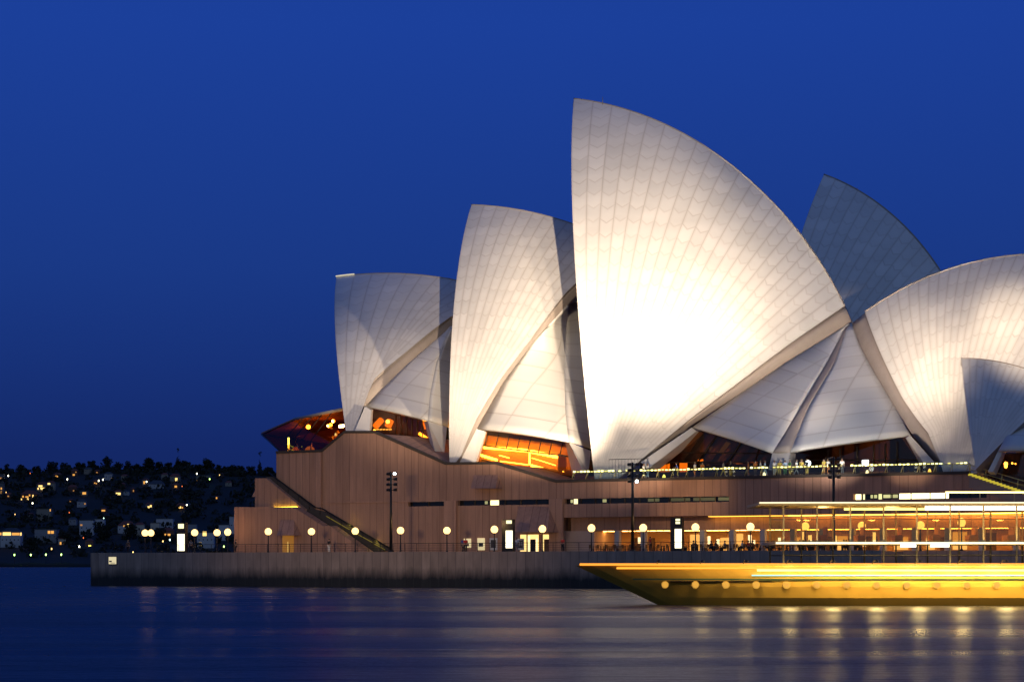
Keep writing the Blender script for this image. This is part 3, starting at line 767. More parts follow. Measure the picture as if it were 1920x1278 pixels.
strip([(902, 853), (932, 862)], 29, .17, G_WARM); strip([(938, 864), (990, 871)], 29, .07, G_WARM)
strip([(996, 872), (1040, 884)], 29, .17, G_WARM); strip([(1055, 884), (1071, 896)], 27, .1, G_WARM); strip([(993, 846), (993, 871)], 29.6, .12, G_WARM)
strip([(936, 853), (955, 858)], 28.5, .06, G_WARM); strip([(997, 858), (1042, 872)], 28.5, .05, G_WARM)
mb = MB(); mb.hull(pts([(1046, 850, 27), (1062, 853, 27), (1062, 900, 27), (1046, 900, 27)]), pts([(1046, 850, 29), (1062, 853, 29), (1062, 900, 29), (1046, 900, 29)])); hall.part('foyer_column', mb, TIMBER)
bars(g2, [((921 - 6 + i * 20, 812 + i * 2.6), (915 - 6 + i * 20, 836 + i * 2.8)) for i in range(8)], 23.4, .07)
bars(g2, [((906, 835), (1072, 856)), ((903, 862), (1078, 895)), ((911, 809), (891, 868)), ((1062, 830), (1076, 895))], 23.4, .09)
# fore foyer
g1 = pane([(696, 768), (800, 790), (815, 862), (690, 830)], 25)
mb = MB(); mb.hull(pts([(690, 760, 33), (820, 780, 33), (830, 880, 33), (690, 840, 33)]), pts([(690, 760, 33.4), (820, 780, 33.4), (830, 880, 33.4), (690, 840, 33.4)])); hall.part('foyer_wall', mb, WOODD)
for a, b, w, m in (((703, 800), (716, 786), .7, G_AMBER), ((727, 800), (733, 787), .75, G_AMBER), ((795, 787), (800, 803), .5, G_AMBER), ((786, 812), (801, 822), .35, G_WARM)):
    strip([a, b], 32, w * .6, m)
for q in ((727, 790), (698, 808), (702, 807)):
    mb = MB(); p = L(*q, 27); mb.ball(p, .26 if q[0] > 720 else .18, 10); hall.part('lamp', mb, glow('foyer_bulb', (1, .62, .16), 26))
for x in (706, 712, 718, 724, 730):
    strip([(x, 805), (x + 4, 804.5)], 26, .09, G_RAIL)
bars(g1, [((742 + i * 10, 778 + i * 2), (742 + i * 10, 815 + i * 4)) for i in range(6)] + [((696, 806), (798, 822)), ((698, 769), (698, 806))], 24.9, .06)
# main foyer, left opening
g3 = pane([(1300, 805), (1449, 846), (1446, 884), (1205, 884)], 25.5)
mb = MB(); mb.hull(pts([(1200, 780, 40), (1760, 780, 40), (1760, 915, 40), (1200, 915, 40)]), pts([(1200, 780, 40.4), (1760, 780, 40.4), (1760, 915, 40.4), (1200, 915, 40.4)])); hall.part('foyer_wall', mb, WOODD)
for i in range(7):
    a, b = (1262 + i * 26, 880), (1318 + i * 24, 800 + i * 5)
    mb = MB(); mb.tube([L(*a, 36), L(*b, 29)], .55, 4); hall.part('ceiling_rib', mb, mat('foyer_rib', (.13, .09, .05), .8))
bars(g3, [((1250, 848), (1446, 850)), ((1390, 828), (1362, 872)), ((1345, 815), (1302, 876)), ((1424, 838), (1410, 880)), ((1255, 866), (1446, 868))], 25.4, .08)
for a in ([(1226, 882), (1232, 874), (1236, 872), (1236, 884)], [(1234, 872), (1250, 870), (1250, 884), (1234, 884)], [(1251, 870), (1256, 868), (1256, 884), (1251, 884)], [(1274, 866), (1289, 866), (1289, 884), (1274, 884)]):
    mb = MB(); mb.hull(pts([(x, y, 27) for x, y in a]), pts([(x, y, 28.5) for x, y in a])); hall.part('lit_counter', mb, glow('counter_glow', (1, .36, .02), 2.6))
strip([(1309, 863), (1318, 862)], 30, .12, G_AMBER)
strip([(1380, 868), (1420, 867)], 30, .07, G_AMBER)
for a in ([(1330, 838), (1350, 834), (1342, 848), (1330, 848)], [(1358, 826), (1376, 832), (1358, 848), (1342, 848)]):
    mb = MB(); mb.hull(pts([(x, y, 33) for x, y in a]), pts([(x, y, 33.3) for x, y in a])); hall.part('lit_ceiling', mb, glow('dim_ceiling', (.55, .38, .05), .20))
# main foyer, right opening
g4 = pane([(1483, 849), (1703, 818), (1738, 884), (1480, 884)], 25)
bars(g4, [((x, 870), (x, 826 + (1700 - x) * .12)) for x in (1553, 1575, 1607, 1638, 1660, 1682)] + [((1490, 862), (1720, 862))], 24.9, .1)
for i, x in enumerate((1560, 1583, 1612, 1630, 1650)):
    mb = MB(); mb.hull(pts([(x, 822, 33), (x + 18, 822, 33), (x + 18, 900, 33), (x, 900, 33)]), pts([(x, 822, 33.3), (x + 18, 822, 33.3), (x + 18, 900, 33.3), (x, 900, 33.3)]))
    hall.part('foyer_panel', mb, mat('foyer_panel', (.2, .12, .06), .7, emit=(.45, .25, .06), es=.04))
def pointlight(name, p, e, col, r=.3):
    ld = bpy.data.lights.new(name, 'POINT'); ld.energy = e; ld.color = col; ld.shadow_soft_size = r
    ob = bpy.data.objects.new(name, ld); ob.location = FR @ Vector([float(c) for c in p]); COL.objects.link(ob)
pointlight('foyer_light', L(1330, 870, 31), 110, (1, .62, .26))
pointlight('foyer_light', L(960, 862, 27.5), 330, (1, .46, .06), .5)
pointlight('foyer_light', L(1030, 872, 27.5), 200, (1, .46, .06), .5)
pointlight('foyer_light', L(1630, 866, 30), 110, (1, .62, .26))
pointlight('foyer_light', L(745, 808, 29), 150, (1, .42, .06))

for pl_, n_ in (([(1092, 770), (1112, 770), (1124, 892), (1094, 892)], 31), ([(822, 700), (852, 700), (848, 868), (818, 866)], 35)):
    mb = MB(); mb.hull([L(x, y, n_) for x, y in pl_], [L(x, y, n_ + .2) for x, y in pl_]); hall.part('gap_shade', mb, mat('gap_shade', (.02, .016, .014), .7))  # added dark sheets that paint the shade in the gaps between shells
mb = MB(); mb.box(sx(1090, 45), sx(2000, 45), 45, 45.4, DZ - .5, DZ + 2.2); pod.part('deck_wall', mb, mat('gap_shade'))
# north glass lounge under the front shell
gl = Thing('glass_lounge', 'faceted bronze glass lounge with warm lamps jutting left beyond the front shell', 'building', (sx(580, 30), 30, L(590, 850, 22)[2]))
tipN = 44.; z_ = lambda x, y, n: L(x, y, n)
tip, ra, rb = z_(490, 814, 40), z_(552, 787, 34), z_(641, 769, 28)
rc = z_(654, 806, 29); fa, fb = z_(530, 850, 26), z_(600, 848, 20)
mir = lambda p, n0=47.: np.array([p[0] + (n0 - p[1]) * .1, 2 * n0 - p[1], p[2]])
def quadp(name, pl, m, off=.05, parent=None):
    mb = MB(); mb.hull(pl, [p + np.array([0.02, off, -.02]) for p in pl]); return gl.part(name, mb, m, parent)
gw = quadp('glass_wall', [tip, ra, rb, rc, fb, fa], build_glass('lounge_glass', (.75, .45, .2)), .08)
quadp('glass_wall', [mir(p) for p in (tip, ra, rb, rc, fb, fa)], BRONZE, .08)
top_t = mir(tip)
mb = MB(); mb.hull([tip, ra, mir(ra), top_t], [p + np.array([0, 0, .25]) for p in (tip, ra, mir(ra), top_t)]); mb.hull([ra, rb, mir(rb), mir(ra)], [p + np.array([0, 0, .25]) for p in (ra, rb, mir(rb), mir(ra))])
gl.part('roof', mb, mat('lounge_roof', (.30, .15, .06), .6))
mb = MB(); mb.hull([fa, fb, mir(fb), mir(fa)], [p - np.array([0, 0, .3]) for p in (fa, fb, mir(fb), mir(fa))]); gl.part('floor', mb, CARPET)
mb = MB(); mb.hull([tip, fa, mir(fa), top_t], [p + np.array([.08, 0, 0]) for p in (tip, fa, mir(fa), top_t)]); gl.part('glass_front', mb, BRONZE)
def lbars(lines, w=.08):
    for a, b in lines:
        mb = MB(); mb.tube([a + np.array([0, -.04, 0]), b + np.array([0, -.04, 0])], w, 6); gl.part('mullion', mb, BRONZM, gw)
lp = lambda a, b, t: a * (1 - t) + b * t
lbars([(tip, ra), (tip, fa), (fa, fb), (tip, lp(fb, rc, .35))] + [(lp(ra, rb, t), lp(tip, lp(fb, rc, .35), .25 + .6 * t)) for t in (.2, .4, .6, .8)] + [(lp(tip, lp(fb, rc, .35), t), lp(fa, fb, t)) for t in (.25, .5, .75)])
mb = MB(); mb.tube([ra + np.array([0, -.1, .1]), rb + np.array([0, -.1, .1])], .22, 6); gl.part('fascia', mb, mat('lounge_fascia', (.55, .45, .35), .6))
bk = [L(x, y, 47.) for x, y in ((494, 814.5), (552, 789), (642, 771), (668, 778), (668, 850), (534, 850))]
quadp('inner_wall', bk, mat('lounge_timber', (.30, .11, .03), .6), .2)
for (x, y, n, r) in ((578, 800, 34, .30), (625, 789, 30, .22), (616, 798, 31, .22), (620, 796, 31, .22), (638, 799, 28, .22), (643, 798, 28, .22)):
    mb = MB(); mb.ball(L(x, y, n), r, 10); gl.part('lamp', mb, glow('lounge_bulb', (1, .60, .18), 22))
mb = MB(); p = L(541, 846, 28); mb.tube([p, L(541, 820, 28)], .12, 6); gl.part('lit_column', mb, G_YEL)
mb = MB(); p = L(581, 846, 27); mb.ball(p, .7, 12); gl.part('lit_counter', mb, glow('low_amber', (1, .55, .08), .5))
pointlight('lounge_light', L(612, 812, 36), 330, (1, .40, .08), .9)
pointlight('lounge_light', L(560, 818, 40), 90, (1, .40, .08), .6)

# ------------------------------------------------------------------ eastern theatre and restaurant
th = Thing('theatre', 'unlit blue grey sail shell of the farther theatre behind the biggest sail', 'building', (sx(1600, 90), 90, DZ))
mb, cap = shell('east', 16)
sh = th.part('roof_shell', mb, [TILE, CONCD]); mb = MB(); mb.tube(cap, .12, 6); th.part('ridge_cap', mb, CONCD, parent=sh)
rs = Thing('restaurant', 'small unlit blue grey shell standing in front at the right edge', 'building', (sx(1860, 20), 20, DZ))
BK['rest'] = [(1862, 866), (1880, 830), (1900, 808), (1932, 780), 'B']
mb, cap = shell('rest', 15, None)
sh = rs.part('roof_shell', mb, [TILE, CONCD]); mb = MB(); mb.tube(cap, .07, 6); rs.part('ridge_cap', mb, CONCD, parent=sh)
mb = MB(); mb.ruled(pts([(1871, 846, 12.6), (1886, 818, 14), (1915, 792, 17), (1960, 760, 21)]), pts([(2010, 846, 14), (2010, 818, 16), (2010, 792, 18), (2000, 760, 22)]), 6, 10, .2); ss = rs.part('side_shell', mb, TILE2)
mb = MB(); mb.hull(pts([(1871, 846, 12.6), (1880, 847, 13), (1862, 884, 12.2), (1852, 884, 12)]), pts([(1876, 846, 15), (1886, 848, 15), (1868, 890, 14.4), (1858, 890, 14.4)])); rs.part('leg', mb, SD, parent=ss)
mb = MB(); mb.hull(pts([(1868, 848, 16), (2020, 848, 16), (2020, 915, 16), (1850, 900, 16)]), pts([(1868, 848, 16.1), (2020, 848, 16.1), (2020, 915, 16.1), (1850, 900, 16.1)])); rs.part('glass_wall', mb, BRONZE)
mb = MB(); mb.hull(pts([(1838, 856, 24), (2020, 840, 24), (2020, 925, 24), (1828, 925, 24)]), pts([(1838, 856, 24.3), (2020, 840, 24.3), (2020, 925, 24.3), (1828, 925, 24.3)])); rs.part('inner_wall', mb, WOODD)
for q, r in (((1886, 869), .22), ((1886, 874), .18), ((1898, 868), .1), ((1904, 869), .08)):
    mb = MB(); mb.ball(L(*q, 18), r, 10); rs.part('lamp', mb, glow('foyer_bulb', (1, .6, .2), 10))
mb = MB(); mb.prism([(sx(1822, 16), DZ - 3), (sx(1822, 16), DZ), (sx(2050, 16), DZ), (sx(2050, 16), DZ - 3)], 16.5, 40); rs.part('plinth', mb, GRANITE)

# ------------------------------------------------------------------ globe lamps along the promenade
gl_pos = [(272, 998.5), (283, 998.5), (365, 998), (407, 998), (427, 997), (503, 996), (584, 996), (666, 995), (751, 994), (838, 994), (927, 992), (1017, 991), (1109, 989.5),
          (1206, 989), (1304, 988), (1407, 987), (1510, 986), (1616, 985), (1726, 984), (1803, 979)]
gl_lab = ['left one of the close pair of lamps near the wall sign', 'right one of the close pair of lamps near the wall sign', 'next right of the white totem', 'in the gap left of the podium, before white houses',
          'just left of the ramp parapet corner', 'left of the hooded parapet doorway', 'right of the hooded parapet doorway', 'in front of the foot of the diagonal ramp',
          'just right of the tall floodlight pole at the ramp', 'on blank granite between ramp and posters', 'between the posters and the black totem', 'before the glowing entrance under the hood',
          'at the left end of the lit terrace', 'just right of the middle floodlight pole', 'right of the second black totem', 'before the middle of the lit terrace',
          'left of the right-hand floodlight pole', 'right of the right-hand floodlight pole', 'second from the right edge', 'nearest the right edge']
proto = None
for (x, y), lb in zip(gl_pos, gl_lab):
    n = 2.2 if x not in (283, 427) else 8.5
    p = L(x, y, n); base = (p[0], n, PZ)
    if proto is None:
        t = Thing('globe_lamp', '', 'street lamp', base, 'globe lamps along the promenade'); h = p[2] - PZ
        mb = MB(); mb.lathe((p[0], n, PZ), [(.16, 0), (.16, .12), (.075, .2), (.06, h - .5)], 10); t.part('post', mb, DARKM)
        mb = MB(); mb.lathe((p[0], n, p[2]), [(.07, -.5), (.16, -.42), (.13, -.34), (.2, -.3)], 10); t.part('collar', mb, DARKM)
        mb = MB(); mb.ball((p[0], n, p[2]), .42, 18); t.part('globe', mb, G_LAMP)
        proto = t.o; ph = h
    else:
        o = dup(proto); move(o, base); o.scale = (1, 1, (p[2] - PZ) / ph)
    ld = bpy.data.lights.new('globe_light', 'POINT'); ld.energy = 62; ld.color = (1, .56, .24); ld.shadow_soft_size = .3
    lo = bpy.data.objects.new('globe_light', ld); lo.location = FR @ Vector((p[0], n, p[2] + .75)); COL.objects.link(lo)
    (proto if lb is gl_lab[0] else o)['label'] = 'globe lamp ' + lb

# floodlight poles
def pole(px, ytop, n, label, lit):
    s = sx(px, n); zt = zz(px, ytop, n)
    t = Thing('floodlight_pole', label, 'floodlight', (s, n, PZ), 'floodlight poles on the promenade')
    mb = MB(); mb.tube([(s, n, PZ), (s, n, zt)], .2, 10, r2=.11); mb.lathe((s, n, PZ), [(.4, 0), (.4, .15), (.24, .3)], 10); t.part('mast', mb, DARKM)
    for k in range(4):
        z = zt - .25 - k * .62
        mb = MB(); mb.tube([(s - .42, n, z), (s + .42, n, z)], .05, 6); t.part('crossarm', mb, DARKM)
        for d in (-1, 1):
            c = np.array([s + d * .5, n + .1, z])
            mb = MB(); mb.hull([c + np.array(q) for q in ((-.12, -.15, -.12), (.12, -.15, -.12), (.12, -.15, .12), (-.12, -.15, .12))], [c + np.array(q) for q in ((-.18, .2, -.15), (.18, .2, -.15), (.18, .2, .2), (-.18, .2, .2))])
            hd = t.part('floodlight', mb, DARKM)
            mb = MB(); mb.box(c[0] - .15, c[0] + .15, n + .3, n + .32, z - .1, z + .16)
            t.part('lens', mb, glow('flood_lens', (1, .9, .7), 3), parent=hd)
            if (k, d) in lit:
                mb = MB(); mb.ball((c[0] + .1 * d, n - .12, z), .17, 8); t.part('lens', mb, G_COOL, parent=hd)
pole(733, 884, 2, 'tall dark floodlight pole at the foot of the ramp', [(0, 1)])
pole(1186, 866, 2, 'tall dark floodlight pole in front of the biggest sail', [(3, 1)])
pole(1563, 856, 2, 'tall dark floodlight pole at the right, before the dark foyer', [])

# sign totems
def totem(x0, x1, y0, y1, panel, tops, label, n=3.2, case=True):
    a, b = sx(x0, n), sx(x1, n); xm = (x0 + x1) / 2
    t = Thing('sign_totem', label, 'sign', ((a + b) / 2, n, PZ), 'illuminated sign totems')
    mb = MB(); mb.box(a, b, n, n + .5, PZ, zz(xm, y0, n)); t.part('column', mb, BLACK)
    mb = MB(); mb.box(sx(panel[0], n), sx(panel[1], n), n - .04, n, max(PZ + .1, zz(xm, panel[3], n)), zz(xm, panel[2], n)); t.part('lit_panel', mb, G_WHITE)
    for q in tops:
        mb = MB(); mb.box(sx(q[0], n), sx(q[1], n), n - .04, n, zz(xm, q[3], n), zz(xm, q[2], n)); t.part('lit_symbol', mb, glow('totem_symbol', (1, .95, .50), 1.6))
totem(331.5, 347.5, 979, 1032, (333, 346, 1000.5, 1032), [(334.5, 344.5, 981.5, 990)], 'bright white sign totem standing free left of the podium')
totem(941, 961.5, 973, 1032, (948.5, 961, 994, 1027), [(949.5, 959.5, 975, 981)], 'black sign totem with a white lit panel among the posters')
totem(1257, 1278.6, 970, 1031, (1265.5, 1278, 991, 1027), [(1267, 1275, 972, 976), (1267, 1275, 977.5, 981.5)], 'black sign totem with a white lit panel before the terrace')

# ------------------------------------------------------------------ deck balustrade
n = NW + .25
ba, bb = sx(1074, n), sx(1815, n)
bal = Thing('balustrade', 'glass deck balustrade with leaning posts and a broken line of yellow handrail lights', 'railing', ((ba + bb) / 2, n, DZ))
NB = 26; bay = (bb - ba) / NB; rnd = random.Random(11)
for i in range(NB + 1):
    s = ba + i * bay
    mb = MB(); mb.tube([(s - .12, n - .1, DZ + .3), (s + .1, n + .1, DZ + 1.2)], .045, 6); mb.tube([(s + .1, n + .1, DZ + .3), (s + .1, n + .1, DZ + 1.2)], .035, 6)
    bal.part('post', mb, mat('lit_post', (.6, .5, .2), .35, .7))
    if i < NB:
        mb = MB(); mb.box(s + .08, s + bay - .08, n + .02, n + .045, DZ + .34, DZ + 1.12); bal.part('glass_panel', mb, CLEAR)
        for j in range(4):
            if rnd.random() < .08 and i not in (0,): continue
            q = s + (j + .12) * bay / 4; mb = MB(); mb.box(q, q + bay / 4 * .6, n - .02, n + .06, DZ + 1.12, DZ + 1.12 + rnd.choice((.13, .16, .2)))
            bal.part('rail_light', mb, G_RAIL if len(bal.o.children) % 3 else glow('rail_light_dim', (1, .9, .25), 1.2))
mb = MB(); mb.tube([(ba, n, DZ + 1.1), (bb, n, DZ + 1.1)], .04, 6); bal.part('handrail', mb, BRONZM)
# tall mesh screen at the big pedestal
t = Thing('mesh_screen', 'thin dark mesh screen before the foot of the biggest sail', 'fence', (sx(1180, 15.2), 15.2, DZ))
mb = MB(); a, b = sx(1142, 15.2), sx(1216, 15.2); mb.tube([(a, 15.2, DZ + 2.6), (b, 15.2, DZ + 2.6)], .04, 6); t.part('top_rail', mb, DARKM)
for s in np.arange(a, b, .42):
    mb = MB(); mb.tube([(s, 15.2, DZ), (s, 15.2, DZ + 2.6)], .016, 5); t.part('bar', mb, DARKM)
# small things on the deck
p = L(1515, 868, 16); t = Thing('work_light', 'dazzling small white lamp on a stand behind the balustrade', 'lamp', (p[0], 16, DZ))
mb = MB(); mb.tube([(p[0], 16, DZ), (p[0], 16, p[2] - .15)], .035, 6); t.part('stand', mb, DARKM)
mb = MB(); mb.ball((p[0], 16, p[2]), .30, 12); t.part('bulb', mb, G_COOL)
p = L(1623, 868, 15.6); t = Thing('screen', 'bright white square screen on the deck near the right foyer', 'screen', (p[0], 15.6, DZ))
mb = MB(); mb.tube([(p[0], 15.65, DZ), (p[0], 15.65, p[2])], .05, 6); t.part('stand', mb, DARKM)
mb = MB(); mb.box(p[0] - .4, p[0] + .4, 15.55, 15.66, p[2] - .38, p[2] + .38); t.part('casing', mb, DARKM)
mb = MB(); mb.box(p[0] - .37, p[0] + .37, 15.52, 15.55, p[2] - .35, p[2] + .35); t.part('display', mb, glow('display_white', (.9, .97, 1), 7))
for x, y, lb, c in ((1743, 882, 'small orange lantern on the deck floor at the right', (1, .45, .05)), (1626, 886, 'small cream lantern under the white screen', (1, .75, .35)), (1433, 890, 'small cream lantern on the deck below the side shell foot', (1, .8, .4)), (1245, 893, 'small yellow marker lantern on the deck before the left foyer', (1, .8, .1))):
    p = L(x, y, 14.9); t = Thing('lantern', lb, 'lantern', (p[0], 14.9, DZ), 'lanterns on the deck')
    mb = MB(); mb.lathe((p[0], 14.9, DZ), [(.16, 0), (.16, .06), (.12, .1)], 8); t.part('base', mb, DARKM)
    mb = MB(); mb.lathe((p[0], 14.9, DZ), [(.13, .1), (.2, .35), (.12, .62), (.02, .72)], 10); t.part('shade', mb, glow('lantern_%d' % x, c, 2.6))

# ------------------------------------------------------------------ people
def skin_mesh(vs, es, rad, root=0, lev=1):
    me = bpy.data.meshes.new('tmp'); me.from_pydata(vs, es, [])
    ob = bpy.data.objects.new('tmp', me); COL.objects.link(ob)
    md = ob.modifiers.new('s', 'SKIN'); md.use_smooth_shade = True
    for i, v in enumerate(me.skin_vertices[0].data): v.radius = rad[i] if isinstance(rad[i], tuple) else (rad[i], rad[i]); v.use_root = (i == root)
    sd = ob.modifiers.new('d', 'SUBSURF'); sd.levels = lev
    dg = bpy.context.evaluated_depsgraph_get(); dg.update()
    out = bpy.data.meshes.new_from_object(ob.evaluated_get(dg)); bpy.data.objects.remove(ob); return out
SKIN = mat('skin', (.42, .26, .18), .6, var=.04)
HAIRS = [mat('dark_hair', (.03, .02, .015), .6), mat('brown_hair', (.12, .065, .03), .6), mat('fair_hair', (.36, .24, .11), .6)]
def figure(pose):
    """pose 0 standing, 1 walking, 2 leaning on the rail, 3 seated"""
    st = {0: .10, 1: .30, 2: .12, 3: .13}[pose]; hp = .94 if pose != 3 else .50
    lean = {0: 0, 1: .03, 2: .16, 3: .02}[pose]
    J = {'pelvis': (0, 0, hp), 'belly': (0, -lean * .3, hp + .16), 'chest': (0, -lean * .8, hp + .38), 'neck': (0, -lean, hp + .53), 'chin': (0, -lean - .01, hp + .60), 'head': (0, -lean - .005, hp + .69), 'crown': (0, -lean, hp + .77)}
    E = [('pelvis', 'belly'), ('belly', 'chest'), ('chest', 'neck'), ('neck', 'chin'), ('chin', 'head'), ('head', 'crown')]
    R = {'pelvis': (.15, .11), 'belly': (.14, .10), 'chest': (.165, .11), 'neck': .055, 'chin': .068, 'head': (.078, .095), 'crown': (.06, .075)}
    for sd, q in ((-1, 'l'), (1, 'r')):
        sw = sd * (1 if pose == 1 else .15)
        J['sh' + q] = (sd * .185, -lean * .85, hp + .46)
        if pose == 2: J['el' + q] = (sd * .24, -.18, hp + .22); J['wr' + q] = (sd * .16, -.40, hp + .20)
        elif pose == 3: J['el' + q] = (sd * .23, -.06, hp + .20); J['wr' + q] = (sd * .12, -.30, hp + .20)
        else: J['el' + q] = (sd * .24, -.02 + sw * .05, hp + .18); J['wr' + q] = (sd * .25, -.08 + sw * .14, hp - .07)
        w = Vector(J['wr' + q]); d = (w - Vector(J['el' + q])).normalized(); J['pa' + q] = tuple(w + d * .07)
        if pose == 3: J['hi' + q] = (sd * .1, -.05, hp); J['kn' + q] = (sd * .13, -.46, hp + .03); J['an' + q] = (sd * .13, -.44, .09)
        else: J['hi' + q] = (sd * .095, 0, hp - .06); J['kn' + q] = (sd * .10, -.03 + sw * st * .35, .50); J['an' + q] = (sd * .10, .03 + sw * st, .09)
        J['to' + q] = (J['an' + q][0] + sd * .02, J['an' + q][1] - .17, .035)
        E += [('chest', 'sh' + q), ('sh' + q, 'el' + q), ('el' + q, 'wr' + q), ('wr' + q, 'pa' + q), ('pelvis', 'hi' + q), ('hi' + q, 'kn' + q), ('kn' + q, 'an' + q), ('an' + q, 'to' + q)]
        R.update({'sh' + q: .068, 'el' + q: .042, 'wr' + q: .030, 'pa' + q: (.036, .022), 'hi' + q: .092, 'kn' + q: .060, 'an' + q: .042, 'to' + q: .036})
        for k in range(5):
            o = Vector(((k - 1.5) * .018 if k < 4 else -sd * .036, 0, 0)); ln = (.07, .08, .085, .075, .05)[k]
            base = Vector(J['pa' + q]) + o * (1 if k < 4 else .8) - (d * .02 if k == 4 else Vector()); tipf = base + d * ln * .9 + Vector((0, -.015, 0)) + (o * .4)
            J['f%d%s' % (k, q)] = tuple(tipf); E.append(('pa' + q, 'f%d%s' % (k, q))); R['f%d%s' % (k, q)] = .009
    J['nose'] = (0, -lean - .115, hp + .665); E.append(('head', 'nose')); R['nose'] = .016
    nm = list(J); ix = {k: i for i, k in enumerate(nm)}
    body = skin_mesh([J[k] for k in nm], [(ix[a], ix[b]) for a, b in E], [R[k] for k in nm])
    def sub(keys, grow, trim={}):
        v = {k: Vector(J[k]) for k in keys}
        for k, (o, f) in trim.items(): v[k] = Vector(J[o]).lerp(Vector(J[k]), f)
        kk = list(keys); ii = {k: i for i, k in enumerate(kk)}
        rr = [tuple(c + grow for c in (R[k] if isinstance(R[k], tuple) else (R[k], R[k]))) for k in kk]
        return skin_mesh([tuple(v[k]) for k in kk], [(ii[a], ii[b]) for a, b in E if a in ii and b in ii], rr)
    top = sub(['pelvis', 'belly', 'chest', 'shl', 'shr', 'ell', 'elr'], .016, {'ell': ('shl', .9), 'elr': ('shr', .9)})
    leg = sub(['pelvis', 'hil', 'hir', 'knl', 'knr', 'anl', 'anr'], .018, {'anl': ('knl', .9), 'anr': ('knr', .9)})
    h = MB(); hc = J['head']; h.lathe((hc[0], hc[1] + .018, hc[2]), [(.098, -.03), (.105, .03), (.092, .08), (.055, .115), (.01, .125)], 10)
    return body, top, leg, h.mesh('hair', HAIRS[0])
FIG = [figure(i) for i in range(4)]
CLO = {'white': (.75, .73, .68), 'blue': (.05, .09, .35), 'red': (.45, .04, .03), 'dark': (.02, .02, .025), 'grey': (.2, .2, .21), 'green': (.08, .22, .08), 'yellow': (.6, .45, .08), 'pale blue': (.35, .48, .65), 'orange': (.6, .2, .04), 'brown': (.14, .08, .05)}
def person(pose, topc, legc, base, rz, label, group, hair=0):
    o = bpy.data.objects.new('person', None); o.empty_display_size = .4; COL.objects.link(o); move(o, base, rz); tag(o, label, 'person', group)
    b, t, l, h = FIG[pose]
    for nm, me, m in (('body', b, SKIN), ('top', t, mat('cloth_' + topc, CLO[topc], .85)), ('trousers', l, mat('cloth_' + legc, CLO[legc], .85)), ('hair', h, HAIRS[hair])):
        c = bpy.data.objects.new(nm, me); COL.objects.link(c); c.parent = o
        if not me.materials: me.materials.append(m)
        c.material_slots[0].link = 'OBJECT'; c.material_slots[0].material = m
deck = [(1207, 1, 'white', 'white', 'striding beside the middle floodlight pole'), (1214, 1, 'white', 'pale blue', 'close behind another at the biggest sail'), (1271, 2, 'blue', 'yellow', 'bending at the rail before the orange lit counter'),
        (1303, 0, 'white', 'orange', 'below the small red exit light'), (1317, 0, 'orange', 'brown', 'alone in the left foyer opening'), (1356, 1, 'grey', 'yellow', 'walking before the dark left foyer'), (1370, 0, 'dark', 'yellow', 'standing still near the middle of the left foyer'),
        (1403, 0, 'orange', 'orange', 'left of a pair near the side shell foot'), (1416, 0, 'orange', 'brown', 'right of a pair near the side shell foot'), (1426, 0, 'white', 'dark', 'leftmost before the pale shell foot'), (1434, 1, 'pale blue', 'pale blue', 'striding past the pale shell foot'),
        (1452, 0, 'white', 'white', 'in front of the pale shell foot'), (1462, 0, 'yellow', 'yellow', 'just right of the pale shell foot'), (1472, 1, 'pale blue', 'green', 'walking left of the dazzling lamp'), (1481, 0, 'green', 'yellow', 'in a row left of the dazzling lamp'),
        (1493, 1, 'white', 'grey', 'stepping toward the dazzling lamp'), (1503, 0, 'yellow', 'dark', 'directly left of the dazzling lamp'), (1513, 0, 'dark', 'yellow', 'under the dazzling lamp'), (1545, 0, 'yellow', 'orange', 'left of the right-hand floodlight pole'), (1553, 0, 'white', 'orange', 'touching the right-hand floodlight pole'), (1579, 0, 'white', 'grey', 'right of the right-hand floodlight pole')]
rnd = random.Random(3)
for x, po, tc, lc, lb in deck:
    n_ = 14.9 + rnd.random() * .8; person(po, tc, lc, (sx(x, n_), n_, DZ + .32), rnd.uniform(-1.2, 1.2) + (0 if po != 1 else 1.4), 'person in %s top on the deck, %s' % (tc, lb), 'people on the deck', rnd.randrange(3))
prom = [(868, 1, 'blue', 'dark', 'left of the small backlit poster'), (873, 0, 'red', 'dark', 'in front of the small backlit poster'), (969, 1, 'white', 'grey', 'between the black totem and the entrance'), (1055, 0, 'red', 'dark', 'beside the pale wall bay'), (1219, 0, 'red', 'dark', 'right of the middle pole'),
        (442, 0, 'dark', 'dark', 'at the corner of the ramp parapet'), (617, 0, 'dark', 'white', 'below the diagonal ramp'), (358, 1, 'grey', 'dark', 'right of the white totem'), (240, 0, 'brown', 'dark', 'near the left end of the sea wall')]
for x, po, tc, lc, lb in prom:
    n_ = 6 + rnd.random() * 3; person(po, tc, lc, (sx(x, n_), n_, PZ), rnd.uniform(-1.5, 1.5), 'person in %s top on the promenade, %s' % (tc, lb), 'people on the promenade', rnd.randrange(3))

